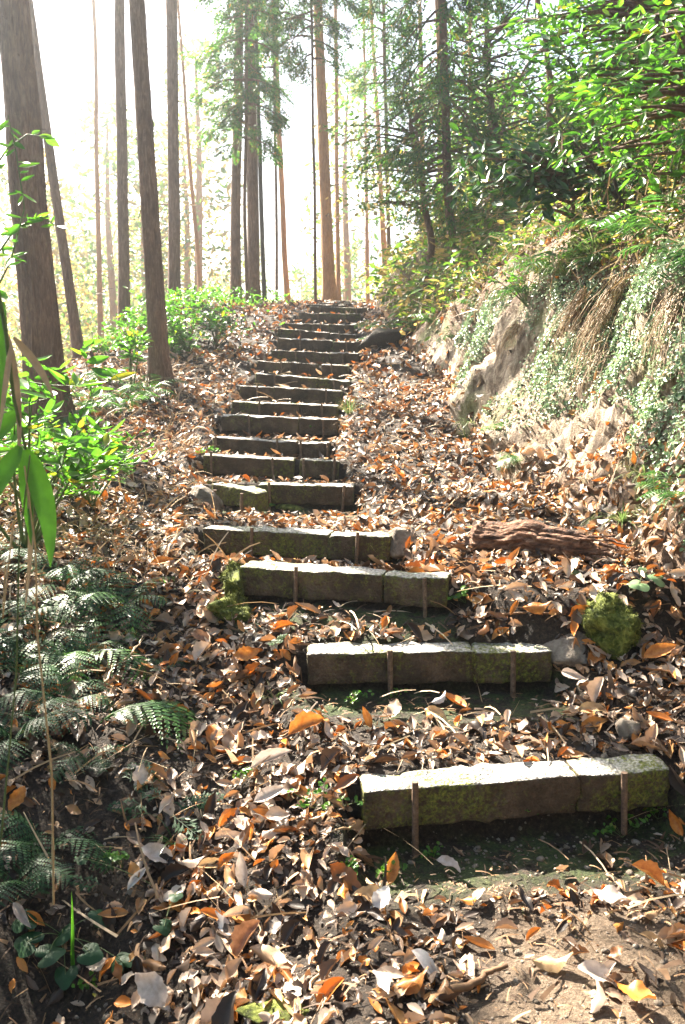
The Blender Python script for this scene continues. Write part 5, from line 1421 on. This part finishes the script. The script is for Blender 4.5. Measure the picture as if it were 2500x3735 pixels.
for (a, b, w, sag, mat, dy) in [((95, 1640), (185, 2070), .052, .018, M_GREEN, 0), ((85, 1640), (115, 1990), .034, .0, M_GREEN, .03), ((75, 1630), (-60, 1900), .045, -.01, M_GREEN, -.02), ((60, 1500), (-40, 1660), .04, -.01, M_GREEN, .04),
                                ((100, 1650), (90, 2240), .016, .012, M_STRAW, .02), ((30, 1220), (70, 1700), .018, .01, M_STRAW, .03), ((10, 1100), (-10, 1560), .03, 0, M_GREEN, .05), ((50, 1230), (200, 1460), .02, .012, M_STRAW, .06), ((40, 1260), (-5, 1600), .014, 0, M_STRAW, -.02)]:
    part('leaf', blade(P(*a, Yb + dy), P(*b, Yb + dy - .05), w, sag), mat, root)
def stalk(pts, rad, label, Y=2.1, mats=(M_STALK,)):
    q = np.array([P(a, b, Y + dy) for a, b, dy in pts]); u = np.linspace(0, 1, 40); c = np.stack([np.interp(u, np.linspace(0, 1, len(q)), q[:, i]) for i in range(3)], -1)
    rr = rad * (1 + .35 * np.exp(-((u * 5) % 1 - .5) ** 2 / .002)); return single('dry_stalk', tube(c, rr * np.linspace(.7, 1, 40), 7), mats[0], label, 'stalk', None, loc=c[-1])
stalk([(90, 1700, 0), (130, 2000, 0), (136, 2316, 0), (190, 2826, -.05), (196, 3300, -.1)], .0030, 'long thin bamboo stalk running down from the hanging leaves to the dark fern')
stalk([(110, 1660, 0), (70, 2000, 0), (60, 2460, 0), (5, 3050, -.05), (-30, 3300, -.05)], .0028, 'second thin stalk slanting to the left edge beside the first', mats=(M_GREENSTEM,))
stalk([(20, 2060, .0), (10, 2260, 0), (50, 1900, .1)], .0022, 'short straw coloured stalk end near the left edge')
c = G_(262, 3560, 1.0)
g = merge(blade(P(262, 3540, c[1]), P(262, 3250, c[1]), .012, .003), blade(P(272, 3560, c[1]), P(268, 3330, c[1] - .02), .010, -.004)); single('grass', g, M_GREEN, 'single bright green grass blade standing among the round lobed leaves', 'grass', None, loc=c)

# lobed round leaves in the lower left corner
def lobed(seed):
    r_ = rng(seed); n = 36; a = np.linspace(0, 2 * np.pi, n, endpoint=False); rr = .5 * (1 + .13 * np.cos(3 * a + r_.uniform(0, 1)) + .06 * np.cos(5 * a)) * (1 - .55 * np.exp(-((a - np.pi) / .22) ** 2))
    V = [[0, 0, 0]]
    for f in (.35, .7, 1.0):
        for k in range(n): V.append([rr[k] * f * math.cos(a[k]), rr[k] * f * math.sin(a[k]), .05 * f * math.cos(2 * a[k] + seed) - .10 * f * f])
    F = []
    i = np.arange(n); j = (i + 1) % n; tri = np.stack([0 * i, 1 + i, 1 + j], -1)
    q = np.concatenate([np.stack([1 + b * n + i, 1 + (b + 1) * n + i, 1 + (b + 1) * n + j, 1 + b * n + j], -1) for b in (0, 1)])
    return np.array(V), tri, q
def roundleaf(name, spots, label, size, mat, seed, Y=None):
    r_ = rng(seed); base = G_(*spots[0], 1.0); root = thing(name, base, label, 'plant')
    for k, (px, py) in enumerate(spots):
        p0 = G_(px, py, 1.0); d = (np.array([0, 0, CAMZ]) - p0); d /= np.linalg.norm(d); p = p0 + d * r_.uniform(.03, .09)
        V, tri, q = lobed(seed * 10 + k); nr = norm(np.array([r_.normal(0, .25), -.35 + r_.normal(0, .2), 1.0]))
        M = frames(1, nr[None], .0, r_, size * r_.uniform(.8, 1.15))[0]
        g = Geo(); W = V @ M.T + p; g.add(W, q); g.add(W, tri); part('leaf', g, mat, root)
        part('leaf_stalk', tube(np.linspace(base - [0, 0, .01], p, 8) + np.array([0, 0, .02]) * np.sin(np.linspace(0, np.pi, 8))[:, None], .0013, 5), M_GREENSTEM, root)
roundleaf('round_leaved_plant', [(230, 3420), (90, 3360), (370, 3350), (100, 3440), (180, 3490), (240, 3560), (445, 3510), (330, 3490)], 'plant with dark lobed rounded leaves in the lower left corner', .085, M_DARKFERN, 3)
roundleaf('round_leaved_plant', [(640, 3270), (600, 3380), (300, 3140)], 'few dull green rounded leaves in the litter near the bottom left', .06, M_DARKFERN, 4)
roundleaf('round_leaved_plant', [(1556, 1752), (1540, 1745)], 'lone bright green round leaf standing on the right litter slope', .11, M_DARKGREEN, 5)
roundleaf('round_leaved_plant', [(2360, 2090), (2320, 2050), (2400, 2110), (2330, 2130)], 'pale round leaves at the right edge beyond the log', .09, M_CREEPER, 6)
roundleaf('round_leaved_plant', [(2090, 2080), (2110, 2100)], 'pair of pale lobed leaves touching the end of the log', .07, M_CREEPER, 7)
roundleaf('round_leaved_plant', [(260, 2140), (200, 2110), (310, 2160)], 'yellow green rounded leaves under the bamboo leaf at left', .12, M_GREEN, 8)

# small herbs beside the low steps
def herb(px, py, label, n=14, h=.07, s=.022, mat=M_GREEN, seed=0, base=None):
    r_ = rng(seed); p = G_(px, py, 1.0) if base is None else base; root = thing('seedling', p, label, 'seedling'); st, lf = Geo(), Geo(); Q = []
    for k in range(n):
        e = p + r_.normal(0, 1, 3) * [h * .6, h * .4, 0] + [0, -.01, h * r_.uniform(.4, 1.1)]; t = np.linspace(0, 1, 5)[:, None]
        tt = tube(p + (e - p) * t, .0009, 4, False); st.add(tt.verts(), tt.f4[0])
        for j in range(5): Q.append(e + r_.normal(0, s * .5, 3) * [1, 1, .4])
    Q = np.array(Q); lf.inst(rt, frames(len(Q), np.tile([0, -.3, 1.0], (len(Q), 1)), .3, r_, s * r_.uniform(.6, 1.2, len(Q))), Q)
    part('stems', st, M_GREENSTEM, root); part('foliage', lf, mat, root)
for q, (px, py, l, n, h) in enumerate([(1190, 2960, 'pale green herb touching the left end of the lowest step', 9, .09), (1960, 3010, 'small green herb below the lowest step, left of its right rod', 5, .05),
        (1570, 3130, 'tiny herb in the dark soil below the lowest step', 5, .04), (1420, 3200, 'green seedlings near the orange upright leaf', 6, .05), (2270, 3060, 'bright herb at the foot of the right rod of the lowest step', 8, .08),
        (2400, 2990, 'small herb at the right end of the lowest step', 6, .06), (2170, 2960, 'leafy herb hanging on the dark face of the lowest step', 10, .10), (1300, 2560, 'green herb below the left part of the second step', 8, .05),
        (1450, 2550, 'low herb at the foot of the second step near its left rod', 6, .04), (450, 3170, 'bright small leaved herb in the lower left shade', 8, .06), (350, 3610, 'tiny green herb in the lower left corner', 4, .03),
        (880, 2850, 'small green plant in the litter left of the lowest step', 5, .04), (960, 1860, 'green fern-like herb at the joint of the fifth step', 8, .08), (1290, 3180, 'seedlings at the foot of the left rod of the lowest step', 7, .05),
        (1330, 2010, 'small herb under the fourth step', 5, .04), (1700, 2210, 'herb at the right end of the third step', 6, .06), (760, 1680, 'herb left of the sixth step', 6, .07), (1150, 1580, 'green growth under the eighth step', 14, .05), (1060, 1500, 'green growth along the foot of the ninth step', 14, .05)]):
    herb(px, py, l, n, h, .02 if py > 2400 else .028, M_GREEN, 900 + q)

# fallen green cypress twig and a brown one
def fallen_spray(spots, label, mat, size, seed, name='cypress_twig'):
    r_ = rng(seed); g = Geo(); n = len(spots)
    for px, py, a in spots:
        p = G_(px, py, 1.0); nr = hnorm(np.array([p[0]]), np.array([p[1]])); f = np.array([[math.cos(a), math.sin(a), .05]])
        g.inst(SPR[2], frames(1, nr, .12, r_, size * r_.uniform(.8, 1.2), f), (p + nr[0] * .045)[None])
    return single(name, g, mat, label, 'twig', None, smooth=False)
fallen_spray([(640, 2960, 0), (600, 2940, 2.6), (560, 2900, 2.0), (690, 2960, .3), (520, 2960, 3.3), (640, 3000, -.8), (560, 2990, 2.9), (480, 2880, 1.7)], 'green scaly cypress twig lying on the leaf litter left of the lowest step', M_DARKFERN, .15, 1)
fallen_spray([(420, 3200, 2.5), (380, 3260, 3.0)], 'small green cypress twig beside the deep green fern', M_DARKFERN, .12, 2)
fallen_spray([(1760, 3310, .2), (1720, 3290, 2.7), (1800, 3300, .5)], 'brown dried cedar twig on the bare soil below the lowest step', M_TWIG, .12, 3)
fallen_spray([(980, 2370, 0), (1010, 2360, .4)], 'pale green sprig lying on the left end of the second step', M_FERN, .07, 4)

# single fallen leaves that stand out
def fallen_leaf(px, py, L_, col, label, ang, tilt=(0, 0), ti=0, lift=.05, name='fallen_leaf'):
    p = G_(px, py, 1.0); nr = hnorm(np.array([p[0]]), np.array([p[1]]))[0]; nr = norm(nr + [tilt[0], tilt[1], 0])
    f = np.array([math.cos(ang), math.sin(ang), 0]); x = norm(f - (f @ nr) * nr); y = np.cross(nr, x); M = np.stack([x, y, nr], -1) * L_
    tv, tf = HI[ti]; tv = tv - [.5, 0, 0]
    g = Geo().add(tv @ M.T + p + nr * lift, tf)
    r_ = np.linspace(0, 1, 5)[:, None]; a = (tv[2] @ M.T) + p + nr * lift; t = tube(a - x * r_ * L_ * .25, .0012, 4, False); 
    root = thing(name, p, label, 'leaf'); part('leaf_blade', g, col, root); part('leaf_stalk', t, M_TWIG, root)
def flat_leaf(name, c1, c2):
    m, t, b = nodes(name); n = noise(t, 45, 4, .6, geopos(t)); rr = ramp(t, [(.35, c1), (.65, c2)]); t.links.new(n.outputs[0], rr.inputs[0])
    t.links.new(rr.outputs[0], b.inputs['Base Color']); b.inputs['Roughness'].default_value = .42
    tr = N(t, 'ShaderNodeBsdfTranslucent'); t.links.new(rr.outputs[0], tr.inputs[0]); mx = N(t, 'ShaderNodeMixShader'); mx.inputs[0].default_value = .2
    t.links.new(b.outputs[0], mx.inputs[1]); t.links.new(tr.outputs[0], mx.inputs[2]); t.links.new(mx.outputs[0], [q for q in t.nodes if q.type == 'OUTPUT_MATERIAL'][0].inputs['Surface'])
    return m
ML_O = flat_leaf('orange_leaf', (.38, .12, .02), (.58, .24, .05)); ML_P = flat_leaf('pale_leaf', (.42, .33, .27), (.58, .49, .43)); ML_B = flat_leaf('brown_leaf', (.20, .09, .04), (.36, .18, .09)); ML_W = flat_leaf('whitish_leaf', (.52, .48, .45), (.68, .64, .61)); ML_T = flat_leaf('tan_leaf', (.36, .22, .10), (.50, .34, .18))
for a in [(1425, 3190, .115, ML_O, 'orange brown leaf standing upright below the left rod of the lowest step', 1.5, (0, -.9), 0, .05),
          (905, 3180, .12, ML_P, 'pale grey leaf standing on edge in the litter left of the bare soil', 1.5, (0, -.8), 2, .05),
          (825, 3395, .10, ML_W, 'small whitish serrated leaf pointing up at lower left', 1.5, (0, -.6), 5, .04),
          (930, 3450, .14, ML_B, 'shiny red brown curved leaf at the bottom centre left', .9, (-.3, -.3), 6, .05),
          (600, 3620, .17, ML_P, 'biggest leaf, pale pinkish brown with grey spots, at the bottom left', 2.0, (0, -.5), 9, .05),
          (590, 3130, .14, ML_P, 'broad pinkish leaf in the shade right of the deep green fern', -.5, (0, -.5), 1, .05),
          (500, 3230, .10, ML_W, 'folded bluish white leaf near the bright small leaved herb', 1.2, (.3, -.3), 8, .04),
          (790, 3170, .11, ML_T, 'tan leaf lying flat left of the grey upright leaf', .1, (0, -.3), 4, .04),
          (100, 3360, .11, ML_P, 'pale folded leaf lying on the round lobed leaves', -.9, (.2, -.4), 8, .11),
          (1640, 3180, .10, ML_P, 'pale leaf on the soil below the middle of the lowest step', -.5, (0, -.3), 1, .04),
          (1380, 3320, .11, ML_W, 'whitish leaf left of the bare soil, below the orange upright one', 1.0, (0, -.5), 9, .04),
          (1330, 3300, .12, ML_T, 'tan curled leaf beside the whitish leaf on the path edge', .2, (0, -.3), 3, .04),
          (1550, 3545, .12, ML_W, 'white narrow leaf lying diagonally on the bare soil at the bottom', -.9, (0, -.2), 4, .03),
          (2180, 3580, .14, ML_P, 'large pale leaf lying on the bare soil at the bottom right', -.35, (0, -.3), 1, .03),
          (2010, 3540, .13, ML_T, 'tan leaf in the middle of the bare soil', -.1, (0, -.3), 5, .03),
          (2310, 3660, .13, ML_O, 'light orange leaf near the bottom right corner', -.8, (0, -.2), 9, .03),
          (2380, 3450, .09, ML_T, 'small tan leaf flat on the soil at the right', -.5, (0, -.1), 4, .025),
          (1500, 3620, .13, ML_O, 'orange curled leaf at the bottom centre', .2, (0, -.3), 5, .035),
          (1390, 3640, .13, ML_W, 'white crumpled leaf at the bottom centre left of the orange one', -1.0, (.2, -.3), 7, .035),
          (2350, 3230, .12, ML_O, 'orange leaf right of the dark soil below the lowest step', -.6, (.1, -.3), 6, .05),
          (2480, 3000, .11, ML_O, 'orange leaf by the right end of the lowest step', 1.2, (0, -.6), 2, .05),
          (2210, 3320, .13, ML_P, 'pale broad leaf on the litter at right, under the lowest step', -.7, (0, -.3), 9, .05),
          (2170, 2610, .13, ML_T, 'tan pointed leaf between the two lowest steps on the right', -.2, (0, -.3), 1, .05),
          (2120, 2480, .14, ML_P, 'long cream leaf leaning at the right end of the second step', -.8, (-.3, -.4), 8, .06),
          (1600, 2570, .09, ML_W, 'small white leaf alone on dark soil under the second step', .6, (0, -.4), 5, .03),
          (1590, 2620, .11, ML_T, 'tan leaf pair on the dark soil under the second step', -.4, (0, -.3), 1, .03),
          (1330, 2640, .10, ML_O, 'orange brown leaf standing below the second step at left', 2.0, (0, -.8), 2, .05),
          (1770, 2640, .09, ML_P, 'pale crumpled leaf on dark soil below the right part of the second step', .3, (0, -.4), 9, .03),
          (1130, 2680, .16, ML_O, 'long burnt orange leaf left of the area between the two lowest steps', .5, (0, -.4), 6, .06),
          (910, 2400, .14, ML_O, 'vivid orange leaf in the litter left of the second step', .3, (0, -.5), 3, .06),
          (740, 2350, .13, ML_B, 'orange brown leaf above the small upright fern', -.6, (0, -.4), 1, .05),
          (520, 2850, .11, ML_P, 'pale upright leaf above the green cypress twig', 1.4, (0, -.8), 9, .05),
          (80, 2930, .11, ML_O, 'dull orange leaf in shade at the left edge above the deep green fern', 1.3, (0, -.6), 3, .06),
          (990, 2930, .13, ML_P, 'shiny pinkish leaf left of the lowest step', .5, (0, -.4), 0, .05),
          (1000, 2800, .18, ML_P, 'long cream leaf slanting in the litter above the shiny pinkish one', .45, (0, -.4), 8, .06),
          (1265, 1575, .06, ML_O, 'orange leaf leaning on the face of the eighth step', 1.4, (0, -1.0), 2, .06),
          (1400, 2125, .06, ML_P, 'small pale leaf stuck on the face of the third step', 1.6, (0, -2.0), 4, .06),
          (600, 2080, .16, ML_O, 'glowing orange leaf left of the third step', 0, (0, -.3), 0, .05),
          (300, 1850, .13, ML_O, 'orange leaf in the litter right of the bamboo leaf', .2, (0, -.4), 1, .05),
          (2400, 2400, .16, ML_O, 'long orange leaf right of the mossy rock', .4, (0, -.3), 0, .05),
          (1960, 2230, .14, ML_O, 'orange tan leaf on the slope between log and third step', -.1, (0, -.3), 5, .05)]:
    fallen_leaf(*a)

# ------------------------------------------------------------------ haze
g = Geo(); x0, x1, y0, y1, z0, z1 = -620, 620, -90, 680, -13, 25
V = np.array([[x, y, z] for x in (x0, x1) for y in (y0, y1) for z in (z0, z1)]); g.add(V, np.array([[0, 1, 3, 2], [4, 6, 7, 5], [0, 4, 5, 1], [2, 3, 7, 6], [0, 2, 6, 4], [1, 5, 7, 3]]))
mh, t, b = nodes('haze_air'); t.nodes.remove(b); v = N(t, 'ShaderNodeVolumePrincipled'); v.inputs['Color'].default_value = (.90, .96, 1.0, 1); v.inputs['Density'].default_value = .0038; v.inputs['Anisotropy'].default_value = .85
t.links.new(v.outputs[0], [q for q in t.nodes if q.type == 'OUTPUT_MATERIAL'][0].inputs['Volume'])
scenery('haze', g, mh, 'stuff', 'bright haze hanging between the trees', 'haze', smooth=False)
#@@END
